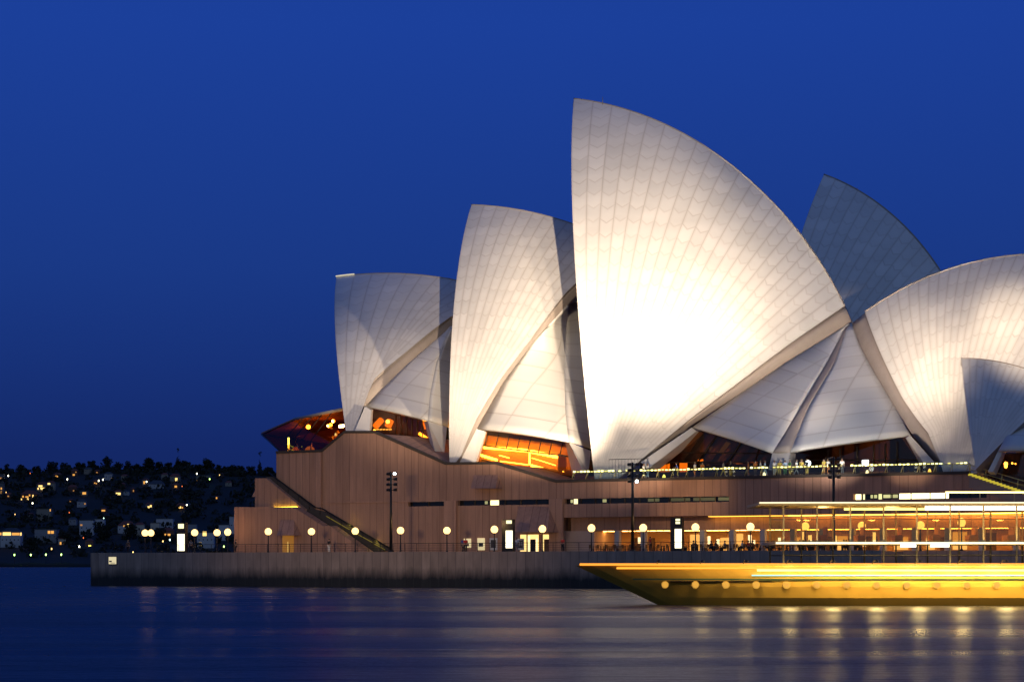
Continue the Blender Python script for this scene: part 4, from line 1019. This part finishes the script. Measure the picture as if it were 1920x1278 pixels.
# terrace tables with seated guests
def make_table(base, label):
    t = Thing('terrace_table', label, 'table', base, 'tables on the lit terrace'); s, n_, z = base
    mb = MB(); mb.box(s - .55, s + .55, n_ - .4, n_ + .4, z + .71, z + .75); t.part('tabletop', mb, WOODD)
    for a in (-.48, .48):
        for b in (-.33, .33):
            mb = MB(); mb.box(s + a - .03, s + a + .03, n_ + b - .03, n_ + b + .03, z, z + .71); t.part('leg', mb, DARKM)
    return t.o
def make_chair(base, rz, label):
    t = Thing('terrace_chair', label, 'chair', base, 'chairs on the lit terrace'); s, n_, z = base
    mb = MB(); mb.box(s - .22, s + .22, n_ - .22, n_ + .22, z + .42, z + .46); t.part('seat', mb, WOODD)
    mb = MB(); mb.box(s - .22, s + .22, n_ + .18, n_ + .22, z + .5, z + .88); t.part('backrest', mb, WOODD)
    for a in (-.19, .19):
        for b in (-.19, .19):
            mb = MB(); mb.box(s + a - .02, s + a + .02, n_ + b - .02, n_ + b + .02, z, z + (.42 if b < 0 else .9)); t.part('leg', mb, DARKM)
    move(t.o, base, rz); return t.o
tabs = [1122, 1136, 1152, 1168, 1182, 1197, 1236, 1249, 1292, 1313, 1330, 1346, 1360, 1380, 1398, 1416, 1436, 1452, 1470, 1492, 1512, 1530, 1552, 1574, 1596, 1620]
T0 = C0_ = None; rnd = random.Random(21); cls = list(CLO)
for i, x in enumerate(tabs):
    n_ = 9.6 + (i % 3) * 1.5; s = sx(x, n_); lb = 'small dark table on the lit terrace, %s from the left' % ORD[i]
    if T0 is None: T0 = make_table((s, n_, PZ), lb)
    else: o = dup(T0); move(o, (s, n_, PZ)); o['label'] = lb
    for k, (dx, rz, w) in enumerate(((-.85, math.pi / 2, 'left'), (.85, -math.pi / 2, 'right'))):
        lb = 'slatted dark chair on the %s side of the %s terrace table from the left' % (w, ORD[i]); b = (s + dx, n_ + rnd.uniform(-.1, .1), PZ)
        if C0_ is None: C0_ = make_chair(b, rz, lb)
        else: o = dup(C0_); move(o, b, rz); o['label'] = lb
        if i > 7 and rnd.random() < .62:
            c = rnd.choice(['dark', 'grey', 'brown', 'red', 'white', 'blue']); person(3, c, 'dark', b, rz, 'seated guest in %s top on the %s side of the %s terrace table' % (c, w, ORD[i]), 'guests seated on the terrace', rnd.randrange(3))

# ------------------------------------------------------------------ ferry; its light strips are made up for the trails of moving lamps
FY = 152.0
fx = lambda px: (px - 960) * FY / F
fz = lambda py: CH + (YH - py) * FY / F
fe = Thing('ferry', 'yellow hulled harbour ferry with see-through lit decks passing at the right edge', 'ferry', (fx(1700), FY, 0), frame=I4)
XB, XE = fx(1082), fx(1082) + 50.
BW = 4.2                                    # half beam
def beam(x):                                # half beam along the hull, pointed at both ends
    t = min(1, max(0, (x - XB) / 16.)); t2 = min(1, max(0, (XE - x) / 16.))
    return BW * (math.sin(t * math.pi / 2) ** .8) * (math.sin(t2 * math.pi / 2) ** .8) + .05
yc = FY + BW
mb = MB(); NX = 48; prof = [(-.6, .55), (0., .80), (.5, .92), (1.2, .98), (1.9, 1.), (2.55, 1.)]
rows = []
for i in range(NX + 1):
    x = XB + (XE - XB) * i / NX
    for z, w in prof:
        rake = (2.55 - z) * 2.1
        t = i / NX; xx = (XB + rake) + (XE - rake - XB - rake) * t
        rows.append((xx, yc - beam(x) * w, z))
for r in list(rows): rows.append((r[0], 2 * yc - r[1], r[2]))
k = len(prof); H_ = (NX + 1) * k; fs = []; mi_h = []
for i in range(NX):
    for j in range(k - 1):
        a = i * k + j; fs += [(a, a + k, a + k + 1, a + 1), (a + H_, a + 1 + H_, a + k + 1 + H_, a + k + H_)]
    a = i * k + k - 1; fs.append((a, a + k, a + k + H_, a + H_))
mb.add(rows, fs, 0, False)
fe.part('hull', mb, mat('ferry_yellow', (.66, .42, .08), .4, vs=.3))
def rail_along(z, x0, x1, r, out=.06, n=40):
    return [(x, yc - beam(x) - out, z) for x in np.linspace(x0, x1, n)]
def fstrip(name, z, x0, x1, r, m, out=.10):
    mb = MB(); mb.tube(rail_along(z, x0, x1, r, out), r, 6); fe.part(name, mb, m)
F_OR = glow('ferry_orange', (1, .34, .035), 1.5); F_YE = glow('ferry_yellow_light', (1, .66, .16), 3.2); F_WH = glow('ferry_white', (1, .93, .72), 4); F_CY = glow('ferry_cyan', (.45, 1, .85), 1.3)
fstrip('gunwale_trail', 2.62, XB + .3, XE, .085, F_OR)
fstrip('rubbing_trail', fz(1064.5), fx(1160), XE - 6, .07, glow('ferry_deep_orange', (1, .40, .04), 1.6))
fstrip('rubbing_trail', fz(1068.5), fx(1420), XE - 8, .085, F_YE)
fstrip('waterline_trail', fz(1078), fx(1410), XE - 10, .045, F_CY)
mb = MB(); pl_ = rail_along(fz(1084), fx(1190), XE - 5, 0, .02); 
for a, b in zip(pl_[:-1], pl_[1:]): mb.add([a, b, (b[0], b[1] - .05, b[2]), (a[0], a[1] - .05, a[2]), (a[0], a[1], a[2] - .1), (b[0], b[1], b[2] - .1), (b[0], b[1] - .05, b[2] - .1), (a[0], a[1] - .05, a[2] - .1)], [(0, 1, 2, 3), (7, 6, 5, 4), (3, 2, 6, 7), (0, 4, 5, 1)])
fe.part('rubbing_strake', mb, mat('ferry_green', (.03, .07, .03), .5))
for i, x in enumerate(np.arange(fx(1250), XE - 11, 1.9)):      # portholes
    y_ = yc - beam(x) * .985 - .01
    for r_, d_, m_, nm_ in ((.25, .05, mat('ferry_yellow'), 'porthole_rim'), (.2, .08, glow('porthole_glow', (1, .50, .06), .75), 'porthole')):
        mb = MB(); ring = [(x + r_ * math.cos(q), y_ - d_, 1.32 + r_ * math.sin(q)) for q in np.arange(14) * 2 * math.pi / 14]
        mb.hull(ring, [(p[0], p[1] + .2, p[2]) for p in ring]); fe.part(nm_, mb, m_)
LX = np.arange(fx(1235), XE - 11, 2.7)
for i, x in enumerate(LX):                                       # added lamps on short arms, invented to wash the hull gold
    y_ = yc - beam(x); g_ = min(1., .05 + .95 * (x - LX[0]) / 15.)
    mb = MB(); mb.tube([(x, y_, 2.62), (x, y_ - 1., 2.9), (x, y_ - 1.95, 2.86)], .03, 6); fe.part('fill_arm', mb, DARKM)
    mb = MB(); mb.lathe((x, y_ - 1.95, 2.78), [(.16, 0), (.1, .08), (.03, .12)], 10); fe.part('fill_shade', mb, DARKM)
    ld = bpy.data.lights.new('hull_fill_lamp', 'POINT'); ld.energy = 520 * g_; ld.color = (1, .66, .22); ld.shadow_soft_size = .4
    lo = bpy.data.objects.new('hull_fill_lamp', ld); lo.location = (x, y_ - 1.98, 2.5); COL.objects.link(lo)
# main deck and saloon (dark, see-through)
WHT = mat('ferry_cream', (.40, .32, .18), .5)
def deck_plate(name, z0, z1, x0, x1, inset, m):
    mb = MB(); a = [(x, yc - beam(x) + inset) for x in np.linspace(x0, x1, 30)]
    ring = [(x, y, z0) for x, y in a] + [(x, 2 * yc - y, z0) for x, y in a[::-1]]
    mb.hull(ring, [(p[0], p[1], z1) for p in ring]); return fe.part(name, mb, m)
xd0, xd1 = fx(1455), XE - 9
deck_plate('main_deck', 1.5, 1.56, XB + 6, XE - 6, .2, DARKM)
deck_plate('upper_deck', fz(1020), fz(1014.5), xd0, xd1, .05, WHT)
xr0 = fx(1424)
deck_plate('roof', fz(946.5), fz(941), xr0, XE - 8, -.1, WHT)
deck_plate('ceiling', fz(948), fz(946.7), xr0 + 2, XE - 10, .4, WHT)
fstrip('roof_trail', fz(941.8), xr0, XE - 8.5, .045, glow('ferry_roof_line', (1, .85, .55), 1.6), .2)
fstrip('deck_trail', fz(1017.5), xd0, XE - 9.5, .05, glow('deck_white', (.85, 1, .85), 2), .12)
mb = MB(); mb.tube([(x, yc - beam(x) + .6, fz(951)) for x in np.linspace(fx(1738), XE - 14, 12)], .17, 6); fe.part('saloon_light', mb, F_WH)
mb = MB(); mb.tube([(x, yc, fz(951)) for x in np.linspace(fx(1600), XE - 14, 12)], .08, 6); fe.part('saloon_light', mb, F_YE)
for a, b, m in ((1690, 1718, F_WH), (1746, 1782, glow('ferry_soft', (1, .8, .5), 4))):
    x0, x1 = fx(a), fx(b); mb = MB(); mb.box(x0, x1, yc - beam(x0) + .1, yc - beam(x0) + .4, fz(1025), fz(1019.6)); fe.part('deck_lamp', mb, m)
# posts, rails, windows of the upper deck
PX = np.linspace(xd0 + .5, xd1 - .5, 14)
for side in (-1, 1):
    for i, x in enumerate(PX):
        y = yc + side * (beam(x) - .12)
        mb = MB(); mb.box(x - .05, x + .05, y - .05, y + .05, fz(1014.5), fz(946.5)); fe.part('post', mb, WHT)
        mb = MB(); mb.box(x - .05, x + .05, y - .05, y + .05, 2.56, fz(1020)); fe.part('post', mb, DARKM)
        if i < len(PX) - 1:
            x2 = PX[i + 1]; y2 = yc + side * (beam(x2) - .12)
            mb = MB(); mb.hull([(x + .05, y, fz(1012)), (x2 - .05, y2, fz(1012)), (x2 - .05, y2, fz(968)), (x + .05, y, fz(968))], [(p[0], p[1] + .02, p[2]) for p in ((x + .05, y, fz(1012)), (x2 - .05, y2, fz(1012)), (x2 - .05, y2, fz(968)), (x + .05, y, fz(968)))])
            fe.part('window', mb, AMBER if side < 0 else CLEAR)
    mb = MB(); mb.tube([(x, yc + side * (beam(x) - .12), fz(968)) for x in PX], .04, 6); fe.part('rail', mb, WHT)
    mb = MB(); mb.tube([(x, yc + side * (beam(x) - .12), fz(1040)) for x in PX], .03, 6); fe.part('rail', mb, DARKM)
for i, x in enumerate(np.arange(xd0 + 3, xd1 - 3, 2.4)):
    mb = MB(); mb.box(x, x + .5, yc - 2.6, yc - .8, fz(1014.5), fz(1014.5) + .42); mb.box(x + .42, x + .5, yc - 2.6, yc - .8, fz(1014.5) + .45, fz(1014.5) + .95); fe.part('bench', mb, TIMBER)
# upper sun deck rail carrying a light trail strip, funnel just outside the frame edge
mb = MB(); mb.tube([(x, yc - 3.2, fz(921.5)) for x in (fx(1778), fx(1850), XE - 16)], .06, 6); fe.part('top_rail_trail', mb, glow('ferry_top', (1, .62, .22), 5))
for x in np.arange(fx(1778), XE - 16, 2.2):
    mb = MB(); mb.box(x - .03, x + .03, yc - 3.23, yc - 3.17, fz(941), fz(921.5)); fe.part('rail_post', mb, WHT)
def wpoint(name, p, e, col, r=.4):
    ld = bpy.data.lights.new(name, 'POINT'); ld.energy = e; ld.color = col; ld.shadow_soft_size = r
    ob = bpy.data.objects.new(name, ld); ob.location = p; COL.objects.link(ob)
for x in (fx(1560), fx(1690), fx(1820), fx(1950)): wpoint('saloon_lamp', (x, yc, fz(958)), 220, (1, .62, .2))

# ------------------------------------------------------------------ far shore: hill, wood, houses, trees, lamps
YS, YR = 2500.0, 3400.0
SKY_ = [(-600, 884), (-200, 880), (0, 884), (60, 885), (110, 880), (200, 878), (260, 882), (330, 876), (400, 882), (450, 884), (500, 888), (560, 892), (700, 905), (900, 930), (1300, 985), (2400, 1040)]
def sky_y(px): return float(np.interp(px, [q[0] for q in SKY_], [q[1] for q in SKY_]))
SHORE = 1061.0
def hp(px, py):                              # a point on the hillside by photo pixel
    t = (SHORE - py) / (SHORE - sky_y(px)); return atY(px, py, YS + (YR - YS) * max(t, -.02) ** 1.0)
rnd = random.Random(5)
mb = MB(); cols = list(range(-600, 2401, 30)); rws = np.linspace(0, 1, 26)
vs = []
for t in rws:
    for px in cols:
        y = SHORE + (sky_y(px) - SHORE) * t; p = atY(px, y, YS + (YR - YS) * t); p = p + np.array([0, 0, rnd.uniform(-1.2, 1.2) if 0 < t < 1 else 0]); vs.append(p)
for px in cols: p = atY(px, sky_y(px), YR); vs.append((p[0] * 1.5, p[1] + 1600, 0))
for px in cols: p = atY(px, SHORE, YS); vs.append((p[0], p[1], -4))
W = len(cols); R_ = len(rws); fs = []
for j in range(R_):
    for i in range(W - 1): a = j * W + i; fs.append((a, a + 1, a + W + 1, a + W))
b0 = (R_ + 1) * W
for i in range(W - 1): fs.append((b0 + i, b0 + i + 1, i + 1, i))
mb.add(vs, fs, 0, True)
HILL = mat('hillside', (.010, .012, .008), .95, vs=.02, var=.5)
solo('hill', mb, HILL, (0, 2500, 0), kind='structure', frame=I4)
LEAF = mat('dark_foliage', (.015, .019, .011), .9, vs=.15, var=.5); BARK = mat('bark', (.05, .035, .025), .9)
def leaf_clump(mb, c, r, nl, rn, flat=.8, sz=.22):
    for _ in range(nl):
        v = Vector((rn.gauss(0, 1), rn.gauss(0, 1), rn.gauss(0, 1))).normalized() * r * rn.uniform(.55, 1.05); v.z *= flat
        q = Vector(c) + v; a = Vector((rn.gauss(0, 1), rn.gauss(0, 1), rn.gauss(0, 1))).normalized(); b = a.cross(Vector((rn.gauss(0, 1), rn.gauss(0, 1), .5))).normalized(); s = r * sz * rn.uniform(.7, 1.5)
        mb.add([q - a * s, q + b * s * .7, q + a * s, q - b * s * .7], [(0, 1, 2, 3)])
# the wood covering the slope, nobody could count it
mb = MB()
for q_ in range(1150):
    px = rnd.uniform(-420, 760); t = rnd.random() ** .8 if q_ < 900 else rnd.uniform(.95, 1.0); y = SHORE - 8 + (sky_y(px) - SHORE + 8) * t
    p = hp(px, y); r = rnd.uniform(4, 9); leaf_clump(mb, p + np.array([0, 0, r * .35]), r, 26, rnd, .7, .3)
solo('woodland', mb, LEAF, (0, 2500, 0), label='dark continuous wood covering the far hillside', cat='woodland', kind='stuff', frame=I4)
# skyline trees
def tree(p, h, w, kind, seed, label):
    rn = random.Random(seed); t = Thing('tree', label, 'tree', p, 'trees on the far skyline', frame=I4)
    mb = MB(); mb.tube([p - np.array([0, 0, 2.]), p + np.array([rn.uniform(-.5, .5), 0, h * .4]), p + np.array([0, 0, h * .75])], h * .035, 6, r2=h * .012)
    for _ in range(4):
        a = rn.uniform(0, 6.28); b = p + np.array([0, 0, h * rn.uniform(.3, .55)]); mb.tube([b, b + np.array([math.cos(a) * w * .35, math.sin(a) * w * .35, h * .2])], h * .014, 5, r2=h * .006)
    t.part('trunk', mb, BARK); mb = MB()
    for k in range(24):
        if kind == 2: q = k / 15; c = (p[0] + rn.uniform(-1, 1) * w * .3 * (1 - q), p[1] + rn.uniform(-1, 1) * w * .3, p[2] + h * (.2 + .8 * q)); r = w * .28 * (1.05 - q)
        else:
            a = rn.uniform(0, 6.28); d = rn.random() ** .5 * w * .38; zz_ = rn.uniform(.12, .88) - (d / w) * .35; c = (p[0] + d * math.cos(a), p[1] + d * math.sin(a), p[2] + h * zz_); r = w * rn.uniform(.15, .24)
        leaf_clump(mb, c, r, 46, rn, .75, .26)
    t.part('crown', mb, LEAF)
tl = [(14, 12, 12, 0), (40, 12, 16, 0), (68, 10, 14, 0), (98, 14, 18, 0), (120, 12, 13, 0), (150, 10, 20, 0), (172, 13, 15, 1), (201, 18, 17, 0), (222, 11, 15, 0), (240, 14, 13, 0), (258, 10, 12, 0), (278, 16, 24, 0), (300, 11, 14, 0), (316, 9, 13, 0),
      (334, 17, 13, 2), (348, 12, 17, 0), (372, 8, 14, 0), (388, 15, 24, 0), (410, 10, 13, 0), (430, 9, 24, 0), (452, 10, 18, 0), (470, 10, 15, 0), (487, 19, 14, 2), (505, 11, 16, 0), (-20, 12, 16, 0)]
for i, (px, h, w, k) in enumerate(tl):
    p = hp(px, sky_y(px) + 2); hh = h * 1.15 if i != 24 else h
    nmk = ('round crowned', 'broad', 'pointed')[k]
    tree(p, hh, w * .9, k, 100 + i, '%s dark tree on the far skyline, %s' % (nmk, ('%s from the left' % ORD[i]) if i < 24 else 'just beyond the left edge'))
for i, (px, py, h, w) in enumerate(((192, 1012, 24, 22), (243, 1010, 20, 18), (300, 1014, 16, 20), (402, 1012, 15, 12), (60, 1030, 15, 18), (120, 1020, 16, 16))):
    tree(hp(px, py), h, w, 0, 300 + i, 'dark tree near the far waterfront, %s' % ('between white houses left of the wall sign', 'left of the pair of globe lamps', 'behind the pair of globe lamps', 'before the white house right of the totem', 'before the balcony house', 'left of the dark block with two lit windows')[i])

WALLC = [mat('house_white', (.44, .44, .46), .8), mat('house_cream', (.45, .40, .33), .8), mat('house_brick', (.22, .10, .07), .85), mat('house_grey', (.22, .23, .26), .8)]
WALLC += [mat('dim_white', (.34, .34, .36), .8), mat('dim_cream', (.22, .20, .17), .8), mat('dim_brick', (.11, .05, .04), .85), mat('dim_grey', (.11, .115, .13), .8)]  # same paints with the dimmer light of upper rows put in colour
ROOFC = [mat('roof_tile_red', (.16, .05, .035), .8), mat('roof_slate', (.05, .055, .065), .7)]
HW = [glow('house_amber', (1, .46, .09), 1.0), glow('house_yellow', (1, .66, .20), 1.7), glow('house_dim', (1, .45, .12), .5)]
def house(cx, cy, w, h, wall, roof, flat, wins, label):
    """cx, cy: middle of the wall in photo pixels, w and h its size in photo pixels"""
    b = hp(cx, cy + h / 2); k = b[1] / F; Wm, Hm = w * k, h * k; D = max(8., Wm * .7); x, y, z = b
    t = Thing('house', label, 'house', (x, y, z), 'houses on the far shore', frame=I4)
    mb = MB(); mb.box(x - Wm / 2, x + Wm / 2, y - 3, y - 3 + D, z - 5, z + Hm); t.part('wall', mb, wall)
    mb = MB(); rh = min(5.5, Wm * .28)
    if flat: mb.box(x - Wm / 2 - .4, x + Wm / 2 + .4, y - 3.4, y - 2.6 + D, z + Hm, z + Hm + .7)
    else:
        e_ = .6; A = [(x - Wm / 2 - e_, y - 3 - e_, z + Hm), (x + Wm / 2 + e_, y - 3 - e_, z + Hm), (x + Wm / 2 + e_, y - 3 + D + e_, z + Hm), (x - Wm / 2 - e_, y - 3 + D + e_, z + Hm)]
        mb.add(A + [(x - Wm * .25, y - 3 + D / 2, z + Hm + rh), (x + Wm * .25, y - 3 + D / 2, z + Hm + rh)], [(0, 1, 5, 4), (1, 2, 5), (2, 3, 4, 5), (3, 0, 4), (3, 2, 1, 0)])
    t.part('roof', mb, roof)
    for (wx, wy, ww, wh, g) in wins:
        px, pz = x + (wx - cx) * k, z + (cy + h / 2 - wy) * k; mb = MB(); mb.box(px - ww * k / 2, px + ww * k / 2, y - 3.15, y - 3, pz - wh * k / 2, pz + wh * k / 2); t.part('window', mb, g)
    for i in range(max(1, int(w / 7))):
        px = x - Wm / 2 + Wm * (i + .5) / max(1, int(w / 7)); mb = MB(); mb.box(px - .55, px + .55, y - 3.06, y - 3, z + Hm * .45, z + Hm * .45 + 1.5); t.part('window', mb, mat('dark_glass'))
cz = lambda x, y: (x * .2396, 840 + y * .2396)
A_, Y_, D_ = HW
hs = [  # crop position (x, y), size in crop px, wall, roof, flat, windows
 (12, 235, 40, 60, 3, 1, 1, [(12, 235, 18, 12, D_)]), (10, 330, 44, 110, 3, 1, 1, [(14, 315, 10, 16, A_), (14, 345, 10, 16, A_)]), (70, 375, 50, 30, 2, 0, 0, [(68, 375, 12, 10, D_)]), (450, 225, 60, 36, 2, 0, 0, [(450, 222, 26, 16, A_)]),
 (585, 195, 50, 40, 2, 0, 0, [(597, 187, 8, 8, D_), (580, 208, 16, 12, A_)]), (690, 182, 60, 34, 1, 1, 0, []), (762, 190, 40, 26, 2, 0, 0, [(762, 188, 12, 10, D_)]), (850, 225, 60, 46, 0, 1, 0, [(878, 240, 8, 14, A_)]), (975, 235, 50, 36, 1, 0, 0, []),
 (755, 272, 50, 30, 2, 0, 0, [(745, 272, 10, 8, A_), (757, 276, 8, 8, A_)]), (328, 306, 76, 44, 1, 0, 0, [(320, 296, 30, 14, Y_), (340, 316, 34, 16, Y_), (302, 316, 10, 14, Y_), (325, 312, 14, 10, Y_)]), (400, 300, 64, 56, 1, 0, 0, [(386, 277, 20, 14, Y_)]),
 (230, 380, 130, 40, 2, 0, 0, [(184, 378, 12, 14, A_), (215, 380, 24, 10, A_), (235, 368, 10, 14, A_), (262, 374, 10, 20, Y_), (288, 378, 10, 20, A_), (221, 398, 12, 14, Y_), (172, 400, 8, 14, Y_)]), (570, 325, 70, 40, 2, 0, 0, [(580, 332, 12, 8, D_)]), (655, 352, 60, 30, 1, 1, 1, [(662, 352, 28, 18, A_)]),
 (925, 357, 60, 34, 1, 0, 0, [(928, 356, 36, 18, Y_)]), (990, 352, 44, 26, 0, 1, 0, []), (960, 293, 40, 26, 2, 0, 0, [(961, 293, 10, 12, A_)]), (1040, 330, 30, 30, 2, 0, 0, [(1047, 333, 8, 14, D_)]), (1140, 265, 50, 34, 1, 0, 0, [(1131, 268, 12, 22, A_)]),
 (1225, 298, 120, 34, 0, 1, 0, []), (1290, 228, 50, 44, 1, 0, 0, []), (1372, 238, 80, 36, 1, 0, 0, [(1382, 244, 18, 24, Y_)]), (1375, 300, 60, 26, 2, 0, 0, [(1378, 300, 18, 16, A_)]), (1592, 234, 110, 38, 1, 1, 1, [(1538, 255, 10, 8, A_)]), (1730, 216, 36, 30, 2, 0, 0, []),
 (1790, 280, 50, 24, 1, 0, 0, []), (640, 437, 70, 40, 0, 1, 0, [(668, 434, 12, 10, D_)]), (1172, 456, 60, 34, 1, 0, 0, [(1165, 460, 18, 14, Y_), (1183, 452, 14, 16, Y_)]), (1415, 462, 70, 30, 2, 0, 0, [(1400, 466, 14, 12, A_), (1414, 462, 12, 16, Y_), (1430, 464, 10, 12, A_)]),
 (1470, 450, 40, 26, 1, 1, 0, []), (812, 488, 50, 24, 2, 0, 0, [(812, 487, 28, 12, A_)]), (555, 414, 30, 20, 2, 0, 0, [(556, 414, 14, 8, D_)]), (345, 520, 110, 90, 1, 1, 1, [(397, 484, 8, 18, A_)]), (240, 533, 44, 36, 1, 0, 0, []), (1697, 390, 30, 20, 2, 0, 0, [(1697, 389, 10, 14, A_)]),
 (85, 715, 156, 110, 0, 1, 0, [(58, 668, 64, 26, Y_), (128, 670, 60, 20, A_), (5, 668, 22, 22, A_), (168, 670, 10, 24, Y_)]), (360, 690, 170, 110, 3, 1, 1, [(388, 656, 20, 22, A_), (414, 656, 22, 22, A_)]), (680, 622, 110, 116, 0, 1, 1, [(690, 655, 24, 16, D_), (640, 600, 16, 12, D_)]),
 (780, 580, 80, 50, 0, 1, 1, []), (570, 575, 60, 40, 3, 1, 0, []), (990, 635, 130, 60, 0, 0, 0, [(980, 607, 24, 12, A_), (1006, 604, 14, 26, Y_)]), (1095, 640, 70, 84, 1, 0, 0, []), (1215, 625, 70, 80, 1, 1, 1, [(1216, 672, 10, 12, D_)]), (1290, 585, 130, 66, 0, 1, 1, []),
 (1318, 680, 90, 70, 2, 0, 0, [(1297, 676, 14, 16, A_), (1326, 676, 22, 16, A_)]), (1505, 640, 70, 90, 3, 1, 1, []), (1610, 715, 130, 110, 0, 1, 1, [(1604, 668, 30, 34, Y_), (1570, 748, 14, 26, Y_)]), (1755, 660, 80, 120, 0, 1, 1, []), (1815, 600, 36, 130, 0, 1, 1, []), (490, 730, 60, 44, 1, 0, 0, [(478, 745, 12, 26, A_), (500, 742, 10, 10, D_)]), (700, 745, 60, 40, 2, 0, 0, [(706, 762, 20, 10, G_YEL)])]
look = {0: 'white', 1: 'cream', 2: 'brick', 3: 'grey'}
cnt = {}
for i, (x, y, w, h, wl, rf, fl, wn) in enumerate(sorted(hs, key=lambda q: q[0])):
    row = 'top' if y < 270 else 'upper' if y < 410 else 'middle' if y < 560 else 'waterfront'
    key = (row, wl); cnt[key] = cnt.get(key, 0) + 1
    lw = {0: 'no lit window', 1: 'one lit window', 2: 'two lit windows'}.get(len(wn), 'several lit windows')
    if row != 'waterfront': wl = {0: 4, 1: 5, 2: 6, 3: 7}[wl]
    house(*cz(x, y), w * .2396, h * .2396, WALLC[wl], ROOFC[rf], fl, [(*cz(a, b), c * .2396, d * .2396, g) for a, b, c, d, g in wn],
          '%s house with %s, %s from the left in the %s row' % (look[wl % 4], lw, ORD[cnt[key] - 1] + ' ' + look[wl % 4] + ' one', row))
lm = [(72, 216, 0), (533, 243, 0), (778, 255, 0), (812, 246, 0), (1152, 262, 0), (1545, 200, 0), (1645, 242, 1), (262, 430, 0), (818, 547, 2), (1467, 445, 0), (125, 517, 3), (243, 197, 4), (55, 345, 3), (549, 503, 4), (564, 547, 3), (628, 768, 0), (1281, 727, 3), (1757, 768, 1),
      (122, 833, 1), (250, 833, 1), (368, 831, 1), (488, 831, 1), (412, 786, 3), (1048, 812, 3), (1722, 210, 3), (1430, 298, 4), (660, 700, 4), (1335, 716, 2)]
LG = [glow('shore_white', (1, .92, .62), 9), glow('shore_green', (.55, 1, .22), 6), glow('shore_cool', (.6, 1, .8), 5), glow('shore_amber', (1, .6, .2), 3), glow('shore_red', (1, .2, .05), 2)]
lc = ('white', 'green', 'bluish', 'amber', 'red')
for i, (x, y, c) in enumerate(sorted(lm)):
    px, py = cz(x, y); hgt = 6.0 if y < 800 else 9.
    b = hp(px, min(py + hgt / .6, 1059)); p = atY(px, py, b[1]); b = np.array([p[0], b[1] - 6, min(b[2], p[2] - 3)]); p = np.array([p[0], b[1], p[2]])
    t = Thing('shore_lamp', 'tiny %s lamp on the far shore, %s from the left' % (lc[c], ORD[i]), 'street lamp', b, 'lamps on the far shore', frame=I4)
    mb = MB(); mb.tube([b - np.array([0, 0, 2]), p], .14, 5); t.part('post', mb, DARKM)
    mb = MB(); mb.ball(p, .7 if y > 700 or c in (0, 1) else .5, 8, sq=1.6); t.part('globe', mb, LG[c])
